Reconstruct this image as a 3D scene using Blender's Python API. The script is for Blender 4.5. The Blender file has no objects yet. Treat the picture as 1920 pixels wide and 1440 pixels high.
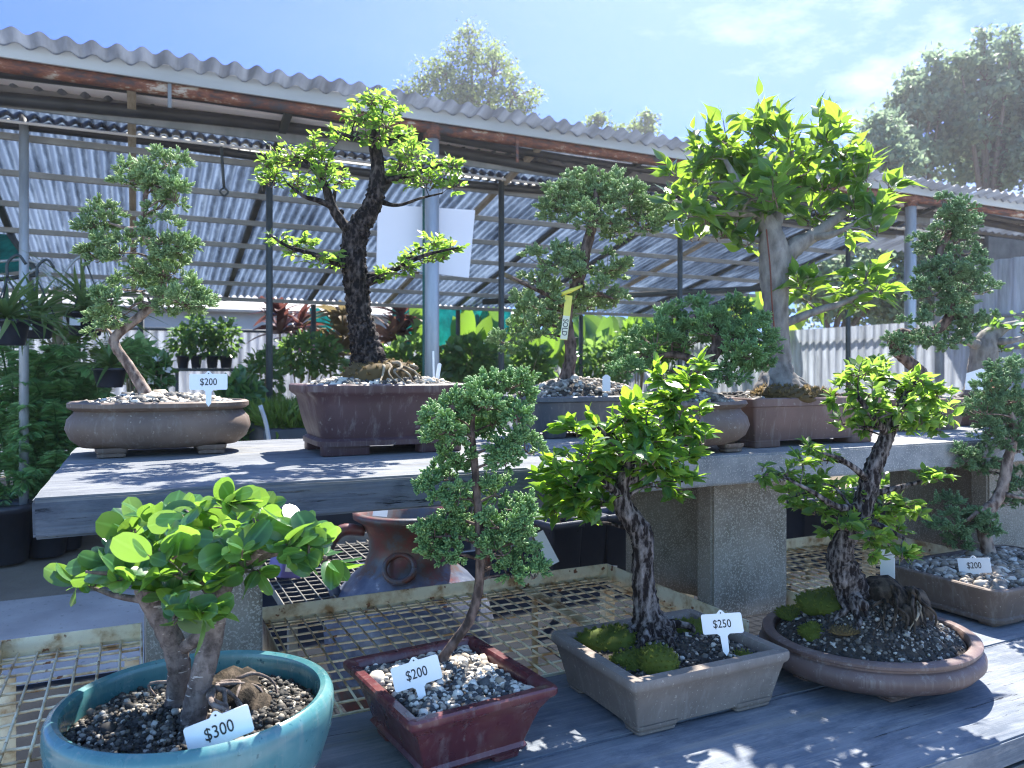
import bpy, bmesh, math, random
import numpy as np
from mathutils import Vector, Matrix
R = math.radians
SC = bpy.context.scene
COL = SC.collection
rng = np.random.default_rng(7)
random.seed(7)

# ------------------------------------------------------------------ camera geometry
TH = R(25.9); CT, ST = math.cos(TH), math.sin(TH)
FPX, HY, H = 1450.0, 700.0, 1.29
RIGHT = np.array([CT, -ST, 0.0]); FWD = np.array([ST, CT, 0.0]); UP = np.array([0, 0, 1.0])

def W(px, py, d):
    r = (px - 960) / FPX * d
    return np.array([r * CT + d * ST, -r * ST + d * CT, H - (py - HY) / FPX * d])
def dY(px, Y):
    return Y / (CT - ST * (px - 960) / FPX)
def PY(px, py, Y):
    return W(px, py, dY(px, Y))
def PZ(px, py, z):
    return W(px, py, (H - z) * FPX / (py - HY))
def zat(py, Y, px=300):
    return H + (HY - py) / FPX * dY(px, Y)

# ------------------------------------------------------------------ mesh builder
WLOC = {}
class MB:
    def __init__(s):
        s.V = []; s.F = []; s.n = 0; s.tip = []; s.rnd = []; s.at = False
    def add(s, v, faces, mi=0, tip=None, rnd=None, smooth=True):
        v = np.asarray(v, dtype=np.float64).reshape(-1, 3)
        if isinstance(faces, np.ndarray):
            groups = [faces]
        elif len(faces) and isinstance(faces[0], np.ndarray):
            groups = faces
        else:
            by = {}
            for f in faces: by.setdefault(len(f), []).append(f)
            groups = [np.array(g) for g in by.values()]
        for g in groups:
            if len(g): s.F.append((np.asarray(g, dtype=np.int64) + s.n, mi, smooth))
        s.V.append(v); s.n += len(v)
        if tip is not None or rnd is not None: s.at = True
        s.tip.append(np.zeros(len(v)) if tip is None else np.broadcast_to(tip, (len(v),)))
        s.rnd.append(np.full(len(v), .5) if rnd is None else np.broadcast_to(rnd, (len(v),)))
        return s
    def build(s, name, mats, parent=None, origin=(0, 0, 0), sharp=None):
        if not isinstance(mats, (list, tuple)): mats = [mats]
        o0 = np.array(WLOC[parent.name]) if parent is not None else np.array(origin, dtype=float)
        V = np.concatenate(s.V) - o0
        me = bpy.data.meshes.new(name)
        me.vertices.add(len(V)); me.vertices.foreach_set('co', V.astype(np.float32).ravel())
        tot = np.concatenate([np.full(len(g), g.shape[1]) for g, _, _ in s.F])
        loops = np.concatenate([g.ravel() for g, _, _ in s.F])
        mi = np.concatenate([np.full(len(g), m) for g, m, _ in s.F])
        sm = np.concatenate([np.full(len(g), b) for g, _, b in s.F])
        me.loops.add(len(loops)); me.loops.foreach_set('vertex_index', loops.astype(np.int32))
        me.polygons.add(len(tot))
        me.polygons.foreach_set('loop_start', np.concatenate([[0], np.cumsum(tot)[:-1]]).astype(np.int32))
        me.polygons.foreach_set('loop_total', tot.astype(np.int32))
        me.polygons.foreach_set('material_index', mi.astype(np.int32))
        me.polygons.foreach_set('use_smooth', sm.astype(bool))
        me.update(calc_edges=True)
        if s.at:
            a = me.attributes.new('tip', 'FLOAT', 'POINT'); a.data.foreach_set('value', np.concatenate(s.tip).astype(np.float32))
            a = me.attributes.new('rnd', 'FLOAT', 'POINT'); a.data.foreach_set('value', np.concatenate(s.rnd).astype(np.float32))
        for m in mats: me.materials.append(m)
        if sharp: me.set_sharp_from_angle(angle=R(sharp))
        o = bpy.data.objects.new(name, me); COL.objects.link(o)
        if parent is not None:
            o.parent = parent; WLOC[o.name] = tuple(o0)
        else:
            o.location = o0; WLOC[o.name] = tuple(o0)
        return o

def tag(o, label, cat, group=None):
    o['label'] = label; o['category'] = cat
    if group: o['group'] = group
    return o
def thing(name, label, cat, loc, group=None):
    o = bpy.data.objects.new(name, None); COL.objects.link(o)
    o.empty_display_size = .1
    o.location = loc; WLOC[o.name] = tuple(float(x) for x in loc)
    return tag(o, label, cat, group)

# ------------------------------------------------------------------ shapes
def rot_z(v, a):
    c, s = math.cos(a), math.sin(a)
    v = np.asarray(v, float).copy(); x = v[:, 0].copy(); y = v[:, 1].copy()
    v[:, 0] = x * c - y * s; v[:, 1] = x * s + y * c
    return v
def box(mb, x0, x1, y0, y1, z0, z1, bev=0.0, mi=0, M=None, seg=2, jit=0.0):
    bm = bmesh.new(); bmesh.ops.create_cube(bm, size=1)
    for v in bm.verts:
        v.co = ((x0 + x1) / 2 + v.co.x * (x1 - x0), (y0 + y1) / 2 + v.co.y * (y1 - y0), (z0 + z1) / 2 + v.co.z * (z1 - z0))
    if bev > 0:
        bmesh.ops.bevel(bm, geom=bm.edges[:], offset=bev, segments=seg, affect='EDGES', profile=.5)
    bm.verts.index_update()
    V = np.array([v.co[:] for v in bm.verts]); F = [[v.index for v in f.verts] for f in bm.faces]
    bm.free()
    if M is not None:
        V = V @ np.array(M.to_3x3()).T + np.array(M.translation)
    mb.add(V, F, mi, smooth=bev > 0)
def catmull(P, n):
    P = np.asarray(P, float)
    if len(P) == 2:
        t = np.linspace(0, 1, n)[:, None]; return P[0] * (1 - t) + P[1] * t
    Q = np.vstack([2 * P[0] - P[1], P, 2 * P[-1] - P[-2]])
    ts = np.linspace(0, len(P) - 1, n); out = []
    for t in ts:
        i = min(int(t), len(P) - 2); u = t - i
        a, b, c, d = Q[i], Q[i + 1], Q[i + 2], Q[i + 3]
        out.append(.5 * (2 * b + (c - a) * u + (2 * a - 5 * b + 4 * c - d) * u * u + (3 * b - 3 * c + d - a) * u ** 3))
    return np.array(out)
def tube(mb, P, rad, sides=8, per=4, mi=0, rough=0.0, smooth=True, tip=None, rnd=None, raw=False, cap=True):
    """a tapered tube through the points P (rad: one radius per point)"""
    P = np.asarray(P, float); rad = np.broadcast_to(np.asarray(rad, float), (len(P),))
    if raw: Q, rr = P, rad
    else:
        n = max(2, (len(P) - 1) * per + 1)
        Q = catmull(P, n); rr = np.interp(np.linspace(0, len(P) - 1, n), np.arange(len(P)), rad)
    T = np.gradient(Q, axis=0); T /= np.linalg.norm(T, axis=1)[:, None] + 1e-12
    a = np.array([0, 0, 1.]) if abs(T[0][2]) < .9 else np.array([1., 0, 0])
    N = np.cross(T[0], a); N /= np.linalg.norm(N)
    ang = np.linspace(0, 2 * math.pi, sides, endpoint=False); V = []
    ca, sa = np.cos(ang), np.sin(ang)
    for i in range(len(Q)):
        N = N - T[i] * np.dot(N, T[i]); N /= np.linalg.norm(N) + 1e-12
        B = np.cross(T[i], N)
        r = rr[i] * (1 + rough * rng.uniform(-1, 1, sides)) if rough else np.full(sides, rr[i])
        V.append(Q[i] + (ca * r)[:, None] * N + (sa * r)[:, None] * B)
    V = np.concatenate(V); m = len(Q)
    i = np.arange(m - 1)[:, None] * sides; j = np.arange(sides)[None, :]; k = (j + 1) % sides
    F = np.stack([i + j, i + k, i + sides + k, i + sides + j], -1).reshape(-1, 4)
    fs = [F]
    if cap and sides > 2:
        V = np.vstack([V, Q[0], Q[-1]]); c0, c1 = m * sides, m * sides + 1
        jj = np.arange(sides); kk = (jj + 1) % sides
        fs.append(np.stack([kk, jj, np.full(sides, c0)], -1))
        fs.append(np.stack([(m - 1) * sides + jj, (m - 1) * sides + kk, np.full(sides, c1)], -1))
    mb.add(V, fs, mi, tip=tip, rnd=rnd, smooth=smooth)
    return Q, rr

def o_oval(a, b, n=2.0, k=72):
    def f(o):
        t = np.linspace(0, 2 * math.pi, k, endpoint=False); c, s = np.cos(t), np.sin(t)
        return np.stack([(a + o) * np.sign(c) * np.abs(c) ** (2 / n), (b + o) * np.sign(s) * np.abs(s) ** (2 / n)], -1)
    return f
def o_rect(a, b, r=.02, q=6, side=8):
    def f(o):
        A, B = a + o, b + o; rr = max(min(r + o * .5, A * .9, B * .9), .003); P = []
        cs = [(A - rr, B - rr, 0), (-A + rr, B - rr, 90), (-A + rr, -B + rr, 180), (A - rr, -B + rr, 270)]
        for i, (x, y, g) in enumerate(cs):
            for t in np.linspace(g, g + 90, q): P.append((x + rr * math.cos(R(t)), y + rr * math.sin(R(t))))
            nx, ny, ng = cs[(i + 1) % 4]
            e = np.array(P[-1]); s2 = np.array([nx + rr * math.cos(R(ng)), ny + rr * math.sin(R(ng))])
            for t in np.linspace(0, 1, side)[1:-1]: P.append(tuple(e + (s2 - e) * t))
        return np.array(P)
    return f
def o_lobed(a, b, r=.05, dip=.016):
    base = o_rect(a, b, r, 10, 26)
    def f(o):
        P = base(o); u = P.copy()
        n = np.stack([P[:, 0] / (a * a), P[:, 1] / (b * b)], -1); n /= np.linalg.norm(n, axis=1)[:, None]
        for sx in (-1, 1):
            for sy in (-1, 1):
                for c, ww in (((sx * a * .70, sy * b), .022), ((sx * a, sy * b * .60), .02)):
                    d2 = (P[:, 0] - c[0]) ** 2 + (P[:, 1] - c[1]) ** 2
                    u -= n * (dip * np.exp(-d2 / ww ** 2))[:, None]
        return u
    return f
def loft(mb, fn, prof, center, yaw=0.0, mi=0, close=True):
    """stack of outlines fn(offset) at heights; prof = [(offset, z)]"""
    rings = []
    for o, z in prof:
        p = fn(o); rings.append(np.column_stack([p, np.full(len(p), z)]))
    k = len(rings[0]); V = rot_z(np.concatenate(rings), yaw) + np.asarray(center)
    m = len(rings); i = np.arange(m - 1)[:, None] * k; j = np.arange(k)[None, :]; q = (j + 1) % k
    F = np.stack([i + j, i + q, i + k + q, i + k + j], -1).reshape(-1, 4)
    fs = [F]
    if close:
        fs.append(np.arange(k)[::-1][None, :])
    mb.add(V, fs, mi)
def lathe(mb, prof, center, k=40, mi=0):
    loft(mb, lambda o: np.stack([o * np.cos(np.linspace(0, 2 * math.pi, k, endpoint=False)), o * np.sin(np.linspace(0, 2 * math.pi, k, endpoint=False))], -1), prof, center, 0, mi)

def ico(sub):
    bm = bmesh.new(); bmesh.ops.create_icosphere(bm, subdivisions=sub, radius=1)
    bm.verts.index_update()
    V = np.array([v.co[:] for v in bm.verts]); F = np.array([[v.index for v in f.verts] for f in bm.faces]); bm.free()
    return V, F
ICO1, ICO2, ICO3 = ico(1), ico(2), ico(3)

def cloud(mb, tpl, pos, L, N, size, mi=0, rnd=None, smooth=True, wid=None):
    """one copy of template (V,F,tip) per position: its +Y along L, +Z near N"""
    V, F, tp = tpl
    pos = np.asarray(pos, float); n = len(pos)
    if n == 0: return
    L = L / (np.linalg.norm(L, axis=1)[:, None] + 1e-12)
    S = np.cross(L, N); S /= np.linalg.norm(S, axis=1)[:, None] + 1e-12
    N = np.cross(S, L)
    size = np.broadcast_to(np.asarray(size, float), (n,))
    wid = np.ones(n) if wid is None else wid
    P = (V[None, :, 0, None] * (S * wid[:, None])[:, None, :] + V[None, :, 1, None] * L[:, None, :] + V[None, :, 2, None] * N[:, None, :]) * size[:, None, None] + pos[:, None, :]
    m = len(V); off = (np.arange(n) * m)[:, None, None]
    fs = [(f[None] + off).reshape(-1, f.shape[1]) for f in F]
    rn = rng.random(n) if rnd is None else rnd
    mb.add(P.reshape(-1, 3), fs, mi, tip=np.tile(tp, n), rnd=np.repeat(rn, m), smooth=smooth)

def leaf_tpl(widths, fold=.25, curl=.15, stem=.0, cup=0.0):
    """leaf of length 1 along +Y: a midrib and two half-blades"""
    V = []; F = []; tip = []; prev = None; n = len(widths)
    for i, w in enumerate(widths):
        t = i / (n - 1); y = stem + (1 - stem) * t; z = -curl * t * t
        if w < 1e-6:
            V.append((0, y, z)); tip.append(0); cur = [len(V) - 1]
        else:
            zz = z + fold * w - cup * w * w
            V += [(-w, y, zz), (0, y, z), (w, y, zz)]; tip += [1, 0, 1]; cur = [len(V) - 3, len(V) - 2, len(V) - 1]
        if prev:
            if len(prev) == 1 and len(cur) == 3: F += [(prev[0], cur[1], cur[0]), (prev[0], cur[2], cur[1])]
            elif len(prev) == 3 and len(cur) == 3: F += [(prev[0], prev[1], cur[1], cur[0]), (prev[1], prev[2], cur[2], cur[1])]
            elif len(prev) == 3 and len(cur) == 1: F += [(prev[0], prev[1], cur[0]), (prev[1], prev[2], cur[0])]
        prev = cur
    by = {}
    for f in F: by.setdefault(len(f), []).append(f)
    return np.array(V, float), [np.array(g) for g in by.values()], np.array(tip, float)

def serr(ws, a=.10):
    return [w * (1 + (a if i % 2 else -a)) for i, w in enumerate(ws)]
def variants(ws, folds, curls, cup=0.0):
    return [leaf_tpl(ws, f, c, 0, cup) for f, c in zip(folds, curls)]
LEAF_ELM = variants([0, .15, .235, .25, .20, .11, 0], (.3, .6, .15), (.12, .3, -.1))
LEAF_SERR = variants([.01] + serr([.10, .16, .205, .225, .225, .21, .18, .135, .08], .09) + [0], (.25, .5, .1), (.18, .36, .02))
LEAF_FICUS = variants([.012, .016, .12, .185, .205, .19, .15, .095, .04, .012, 0], (.35, .7, .2), (.28, .5, .05))
LEAF_ROUND = variants([.018] + [.345 * math.sqrt(max(0, 1 - ((q / 11 - .54) / .48) ** 2)) for q in range(1, 11)] + [.0], (.06, .28, -.12), (.10, .30, -.08), .22)
LEAF_TINYROUND = [leaf_tpl([0, .30, .42, .40, .26, 0], .1, .1)]
LEAF_SIMPLE = leaf_tpl([0, .26, .24, 0], .25, .15)
LEAF_STRAP = leaf_tpl([.03, .035, .04, .038, .03, .018, 0], .5, .75)
LEAF_BANANA = leaf_tpl([.015, .02, .12, .17, .19, .185, .16, .11, 0], .28, .22)
LEAF_CORDY = leaf_tpl([.02, .06, .10, .11, .09, .05, 0], .4, .45)

def spray_tpl(seed, nf=9, spread=.9, flen=.55, fr=.10):
    """a juniper spray: short fleshy scale-leaf fingers fanning from a twiglet"""
    r = np.random.default_rng(seed); V = []; F4 = []; F3 = []; tip = []
    for k in range(nf):
        a = k * 2.4 + r.uniform(-.3, .3); tt = k / (nf - 1)
        base = np.array([0, .05 + .55 * tt, 0])
        out = np.array([math.cos(a), 0, math.sin(a)])
        dirv = out * spread * (1 - .75 * tt) + np.array([0, .65 + .5 * tt, 0]); dirv /= np.linalg.norm(dirv)
        ln = flen * r.uniform(.75, 1.15)
        s = np.cross(dirv, [0.3, .2, 1]); s /= np.linalg.norm(s); u = np.cross(s, dirv)
        o = len(V)
        for f, q, tv in ((0, .7, 0.), (.55, 1.0, .45), (.85, .8, .9)):
            for j in range(4):
                g = j * math.pi / 2
                V.append(base + dirv * ln * f + (s * math.cos(g) + u * math.sin(g)) * fr * q); tip.append(tv)
        V.append(base + dirv * ln); tip.append(1)
        for lv in range(2):
            for j in range(4):
                F4.append((o + lv * 4 + j, o + lv * 4 + (j + 1) % 4, o + lv * 4 + 4 + (j + 1) % 4, o + lv * 4 + 4 + j))
        for j in range(4): F3.append((o + 8 + j, o + 8 + (j + 1) % 4, o + 12))
    return np.array(V), [np.array(F4), np.array(F3)], np.array(tip)
SPRAYS = [spray_tpl(s) for s in range(4)]
SPRAYS_FINE = [spray_tpl(s + 10, 9, .85, .6, .078) for s in range(4)]
SPRAYS_LOW = [spray_tpl(s + 20, 7, .9, .6, .10) for s in range(3)]

def rand_dirs(n):
    v = rng.normal(size=(n, 3)); return v / np.linalg.norm(v, axis=1)[:, None]
def img2world(q):
    """(right, up, forward) components to world"""
    return q[:, 0:1] * RIGHT + q[:, 1:2] * UP + q[:, 2:3] * FWD
# ------------------------------------------------------------------ materials
def nt(name):
    m = bpy.data.materials.new(name); m.use_nodes = True
    t = m.node_tree; b = t.nodes['Principled BSDF']
    return m, t, b
def N_(t, kind, **kw):
    n = t.nodes.new(kind)
    for k, v in kw.items():
        if k in n.inputs: n.inputs[k].default_value = v
        else: setattr(n, k, v)
    return n
def coords(t, scale=(1, 1, 1), rot=(0, 0, 0)):
    c = N_(t, 'ShaderNodeTexCoord'); mp = N_(t, 'ShaderNodeMapping'); mp.inputs['Scale'].default_value = scale; mp.inputs['Rotation'].default_value = rot
    t.links.new(c.outputs['Object'], mp.inputs['Vector']); return mp.outputs['Vector']
def noise(t, vec, scale, detail=5, rough=.6):
    n = N_(t, 'ShaderNodeTexNoise'); n.inputs['Scale'].default_value = scale; n.inputs['Detail'].default_value = detail; n.inputs['Roughness'].default_value = rough
    t.links.new(vec, n.inputs['Vector']); return n.outputs['Fac']
def ramp(t, fac, stops, interp='LINEAR'):
    r = N_(t, 'ShaderNodeValToRGB'); cr = r.color_ramp; cr.interpolation = interp
    while len(cr.elements) < len(stops): cr.elements.new(.5)
    for e, (p, c) in zip(cr.elements, stops):
        e.position = p; e.color = (c[0], c[1], c[2], 1) if not isinstance(c, (int, float)) else (c, c, c, 1)
    t.links.new(fac, r.inputs['Fac']); return r.outputs['Color']
def mixc(t, fac, a, b, mode='MIX'):
    m = N_(t, 'ShaderNodeMix', data_type='RGBA', blend_type=mode)
    def setin(i, v):
        if isinstance(v, bpy.types.NodeSocket): t.links.new(v, m.inputs[i])
        elif isinstance(v, (int, float)): m.inputs[i].default_value = v
        else: m.inputs[i].default_value = (*v, 1)
    setin(0, fac); setin(6, a); setin(7, b); return m.outputs[2]
def bump(t, b, h, strength=.3, dist=.01):
    n = N_(t, 'ShaderNodeBump'); n.inputs['Strength'].default_value = strength; n.inputs['Distance'].default_value = dist
    t.links.new(h, n.inputs['Height']); t.links.new(n.outputs['Normal'], b.inputs['Normal']); return n
def mat(name, c1, c2, scale=8, rough=.7, bscale=None, bstr=.3, bdist=.004, stretch=(1, 1, 1), metal=0.0, spec=.5, c3=None, lo=.35, hi=.65, rvar=0.0, speck=None, coat=0.0, stain=0.0):
    m, t, b = nt(name); v = coords(t, stretch); f = noise(t, v, scale)
    st = [(lo, c1), (hi, c2)] if c3 is None else [(lo, c1), ((lo + hi) / 2, c2), (hi, c3)]
    c = ramp(t, f, st)
    if speck:   # (scale, threshold, colour)
        sp = noise(t, coords(t), speck[0], 2, .5); k = ramp(t, sp, [(speck[1], 0.), (speck[1] + .04, 1.)]); c = mixc(t, k, c, speck[2])
    if stain:   # lime bloom, runs and soil splashes
        s1 = noise(t, coords(t, (34, 34, 3)), 2.0, 7, .7); c = mixc(t, ramp(t, s1, [(.52, 0.), (.72, stain)]), c, (.42, .40, .37))
        s2 = noise(t, coords(t), 9, 8, .75); c = mixc(t, ramp(t, s2, [(.56, 0.), (.70, stain)]), c, tuple(x * .35 for x in c1))
        s3 = noise(t, coords(t), 55, 4, .6); c = mixc(t, ramp(t, s3, [(.66, 0.), (.72, stain * 1.1)]), c, (.40, .37, .33))
    t.links.new(c, b.inputs['Base Color'])
    b.inputs['Roughness'].default_value = rough; b.inputs['Metallic'].default_value = metal; b.inputs['Specular IOR Level'].default_value = spec
    if coat: b.inputs['Coat Weight'].default_value = coat; b.inputs['Coat Roughness'].default_value = .15
    if rvar:
        r = ramp(t, noise(t, v, scale * 2.3), [(.3, max(0, rough - rvar)), (.7, min(1, rough + rvar))]); t.links.new(r, b.inputs['Roughness'])
    if bscale: bump(t, b, noise(t, v, bscale, 8, .65), bstr, bdist)
    return m
def leafmat(name, dark, mid, light, edge=None, trans=(.35, .5, .06), tf=.45, rough=.42, tipc=None, tipw=.6, spec=.5, rib=False):
    m, t, b = nt(name)
    a = N_(t, 'ShaderNodeAttribute', attribute_name='rnd'); tp = N_(t, 'ShaderNodeAttribute', attribute_name='tip')
    c = ramp(t, a.outputs['Fac'], [(0, dark), (.5, mid), (1, light)])
    if tipc is not None:
        k = N_(t, 'ShaderNodeMath', operation='MULTIPLY'); t.links.new(tp.outputs['Fac'], k.inputs[0]); k.inputs[1].default_value = tipw
        c = mixc(t, k.outputs[0], c, tipc)
    k2 = ramp(t, tp.outputs['Fac'], [(.04, .55), (.16, 0.)])
    if rib: c = mixc(t, k2, c, tuple(min(1, x * 1.9 + .03) for x in light))
    f = noise(t, coords(t), 60, 3); c = mixc(t, .35, c, ramp(t, f, [(.3, .35), (.7, 1.)]), 'MULTIPLY')
    t.links.new(c, b.inputs['Base Color']); b.inputs['Roughness'].default_value = rough; b.inputs['Specular IOR Level'].default_value = spec
    tr = N_(t, 'ShaderNodeBsdfTranslucent')
    tc = ramp(t, a.outputs['Fac'], [(0, tuple(x * .75 for x in trans)), (1, trans)]); t.links.new(tc, tr.inputs['Color'])
    mx = N_(t, 'ShaderNodeMixShader'); mx.inputs['Fac'].default_value = tf
    t.links.new(b.outputs[0], mx.inputs[1]); t.links.new(tr.outputs[0], mx.inputs[2])
    t.links.new(mx.outputs[0], t.nodes['Material Output'].inputs['Surface'])
    return m
def barkmat(name, dark, light, scale=40, str_=.8, lo=.42, hi=.68, stretch=(1, 1, .45)):
    m, t, b = nt(name); v = coords(t, stretch)
    f = noise(t, v, scale, 7, .7); vo = N_(t, 'ShaderNodeTexVoronoi'); vo.inputs['Scale'].default_value = scale * 1.6; t.links.new(v, vo.inputs['Vector'])
    mm = N_(t, 'ShaderNodeMath', operation='ADD'); t.links.new(f, mm.inputs[0])
    m2 = N_(t, 'ShaderNodeMath', operation='MULTIPLY'); t.links.new(vo.outputs['Distance'], m2.inputs[0]); m2.inputs[1].default_value = .35; t.links.new(m2.outputs[0], mm.inputs[1])
    m3 = N_(t, 'ShaderNodeMath', operation='SUBTRACT'); t.links.new(mm.outputs[0], m3.inputs[0]); m3.inputs[1].default_value = .12
    t.links.new(ramp(t, m3.outputs[0], [(lo, dark), (hi, light)]), b.inputs['Base Color'])
    b.inputs['Roughness'].default_value = .85; b.inputs['Specular IOR Level'].default_value = .2; bump(t, b, m3.outputs[0], str_, .006)
    return m

MT = {}
# bench woods and masonry
def timber(name, c1, c2, c3, grain=(1.5, 22, 22), crack=.34):
    m, t, b = nt(name); v = coords(t, grain); f = noise(t, v, 3.2, 9, .75)
    g = noise(t, coords(t), 5, 5); c = ramp(t, f, [(.28, c1), (.5, c2), (.72, c3)])
    c = mixc(t, ramp(t, g, [(.42, 0.), (.68, .6)]), c, c3)
    st = noise(t, coords(t, (1, 2.2, 2.2)), 7, 6, .7); c = mixc(t, ramp(t, st, [(.36, .6), (.5, 0.)]), c, c1)
    cr = noise(t, coords(t, (3.2, 46, 46)), 2.0, 7, .8); k = ramp(t, cr, [(crack, 1.), (crack + .05, 0.)])
    c = mixc(t, k, c, tuple(x * .22 for x in c1))
    wn = noise(t, coords(t, (.7, 9, 9)), 1.7, 5, .6); c = mixc(t, ramp(t, wn, [(.56, 0.), (.70, .5)]), c, (c3[0] * .95, c3[1] * .84, c3[2] * .62))
    t.links.new(c, b.inputs['Base Color']); b.inputs['Roughness'].default_value = .85; b.inputs['Specular IOR Level'].default_value = .15
    h = N_(t, 'ShaderNodeMath', operation='SUBTRACT'); t.links.new(f, h.inputs[0]); t.links.new(k, h.inputs[1])
    bump(t, b, h.outputs[0], .55, .006); return m
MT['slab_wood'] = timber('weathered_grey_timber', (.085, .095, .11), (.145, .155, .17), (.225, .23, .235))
MT['plank'] = timber('weathered_dark_plank', (.075, .092, .122), (.135, .158, .19), (.28, .285, .295))
MT['slab_side'] = timber('cracked_timber_shaded', (.05, .06, .08), (.09, .108, .138), (.155, .17, .20), (1.2, 14, 30), .36)  # same timber as the top, shade of the front put into its colour
MT['slab_conc'] = mat('speckled_concrete', (.18, .185, .19), (.29, .29, .29), 14, .9, 120, .5, .003, speck=(240, .58, (.38, .37, .35)), spec=0.15, stain=.22)
MT['block'] = mat('rough_cement_block', (.20, .172, .138), (.32, .28, .235), 9, .95, 170, .9, .004, speck=(260, .55, (.42, .375, .32)), spec=0.12, stain=.22)
MT['concrete'] = mat('yard_concrete', (.26, .245, .235), (.38, .36, .34), 1.6, .9, 60, .3, .004, speck=(30, .66, (.2, .19, .18)), spec=0.12)
MT['cream_steel'] = mat('cream_painted_steel', (.38, .22, .09), (.68, .56, .35), 16, .6, 60, .25, .001, c3=(.82, .74, .52), lo=.36, hi=.56, speck=(45, .67, (.22, .09, .035)))
MT['rust'] = None
def rustmat():
    m, t, b = nt('flaking_rusty_pipe'); v = coords(t, (3.0, 9, 9)); f = noise(t, v, 3.0, 9, .75)
    g = noise(t, coords(t, (.9, 1, 1)), 1.6, 4); ad = N_(t, 'ShaderNodeMath', operation='ADD'); t.links.new(f, ad.inputs[0]); t.links.new(g, ad.inputs[1])
    hf = N_(t, 'ShaderNodeMath', operation='MULTIPLY'); t.links.new(ad.outputs[0], hf.inputs[0]); hf.inputs[1].default_value = .5
    c = ramp(t, hf.outputs[0], [(.40, (.06, .06, .068)), (.455, (.085, .05, .045)), (.50, (.19, .065, .038)), (.545, (.27, .115, .065)), (.57, (.50, .42, .34))])
    t.links.new(c, b.inputs['Base Color']); b.inputs['Roughness'].default_value = .85; bump(t, b, f, .6, .008); return m
MT['rust'] = rustmat()
MT['galv'] = mat('galvanised_steel', (.30, .31, .32), (.44, .45, .46), 12, .45, 40, .1, .001, metal=.35, stretch=(1, 1, .2))
MT['greysteel'] = mat('dull_grey_steel', (.16, .17, .175), (.28, .285, .29), 4, .6, 40, .12, .001, stretch=(1, 1, .3))
MT['darksteel'] = mat('dark_green_steel', (.02, .028, .03), (.045, .055, .055), 8, .55)
MT['poly'] = mat('black_poly_pipe', (.018, .02, .024), (.04, .043, .05), 5, .45, rvar=.1)
MT['fascia'] = mat('grey_metal_flashing', (.40, .41, .41), (.52, .53, .52), 2.2, .55, 12, .06, .002, stretch=(.4, 1, 3))
MT['beige_timber'] = mat('pale_rafter_timber', (.30, .25, .18), (.44, .38, .29), 8, .8, stretch=(6, 1, 6))
MT['purlin'] = mat('grey_purlin', (.22, .22, .22), (.32, .31, .30), 5, .7)
def sheetmat(name, c1, c2, tr, tf=.5, rough=.35, lo=.35, hi=.7, st=(9, .5, .5)):
    m, t, b = nt(name); v = coords(t, st); f = noise(t, v, 2.0, 6, .65)
    c = ramp(t, f, [(lo, c1), (hi, c2)]); t.links.new(c, b.inputs['Base Color']); b.inputs['Roughness'].default_value = rough
    s = N_(t, 'ShaderNodeBsdfTranslucent'); t.links.new(mixc(t, 1.0, ramp(t, f, [(lo, tuple(x * .35 for x in tr)), (hi, tr)]), (1, 1, 1), 'MULTIPLY'), s.inputs['Color'])
    mx = N_(t, 'ShaderNodeMixShader'); mx.inputs['Fac'].default_value = tf
    t.links.new(b.outputs[0], mx.inputs[1]); t.links.new(s.outputs[0], mx.inputs[2]); t.links.new(mx.outputs[0], t.nodes['Material Output'].inputs['Surface'])
    return m
def roofmat():
    m, t, b = nt('corrugated_translucent_roofing'); c = N_(t, 'ShaderNodeTexCoord'); sx = N_(t, 'ShaderNodeSeparateXYZ'); t.links.new(c.outputs['Object'], sx.inputs[0])
    mu = N_(t, 'ShaderNodeMath', operation='MULTIPLY'); mu.inputs[1].default_value = 2 * math.pi / .084; t.links.new(sx.outputs['X'], mu.inputs[0])
    sn = N_(t, 'ShaderNodeMath', operation='SINE'); t.links.new(mu.outputs[0], sn.inputs[0])
    mr = N_(t, 'ShaderNodeMapRange'); mr.inputs['From Min'].default_value = -1; t.links.new(sn.outputs[0], mr.inputs['Value'])
    f = noise(t, coords(t, (3, .6, 1)), 2.2, 7, .75); f2 = noise(t, coords(t, (1.1, .15, 1)), 1.0, 3)
    ad = N_(t, 'ShaderNodeMath', operation='MULTIPLY_ADD'); t.links.new(mr.outputs['Result'], ad.inputs[0]); ad.inputs[1].default_value = .35; t.links.new(f, ad.inputs[2])
    a2 = N_(t, 'ShaderNodeMath', operation='MULTIPLY_ADD'); t.links.new(f2, a2.inputs[0]); a2.inputs[1].default_value = .5; t.links.new(ad.outputs[0], a2.inputs[2])
    h = a2.outputs[0]
    t.links.new(ramp(t, h, [(.62, (.04, .05, .065)), (1.0, (.20, .23, .27))]), b.inputs['Base Color']); b.inputs['Roughness'].default_value = .18
    s = N_(t, 'ShaderNodeBsdfTranslucent'); t.links.new(ramp(t, h, [(.62, (.008, .013, .023)), (.80, (.034, .052, .084)), (1.0, (.12, .165, .235))]), s.inputs['Color'])
    mx = N_(t, 'ShaderNodeMixShader'); mx.inputs['Fac'].default_value = .55
    t.links.new(b.outputs[0], mx.inputs[1]); t.links.new(s.outputs[0], mx.inputs[2]); t.links.new(mx.outputs[0], t.nodes['Material Output'].inputs['Surface']); return m
MT['roof'] = roofmat()
def old_sheets(m):
    t = m.node_tree; b = t.nodes['Principled BSDF']; src = b.inputs['Base Color'].links[0].from_socket
    f = noise(t, coords(t, (1.9, .02, .02)), 1.7, 2, .4); t.links.new(mixc(t, ramp(t, f, [(.585, 0.), (.60, .8)]), src, (.10, .085, .075)), b.inputs['Base Color']); return m
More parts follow.
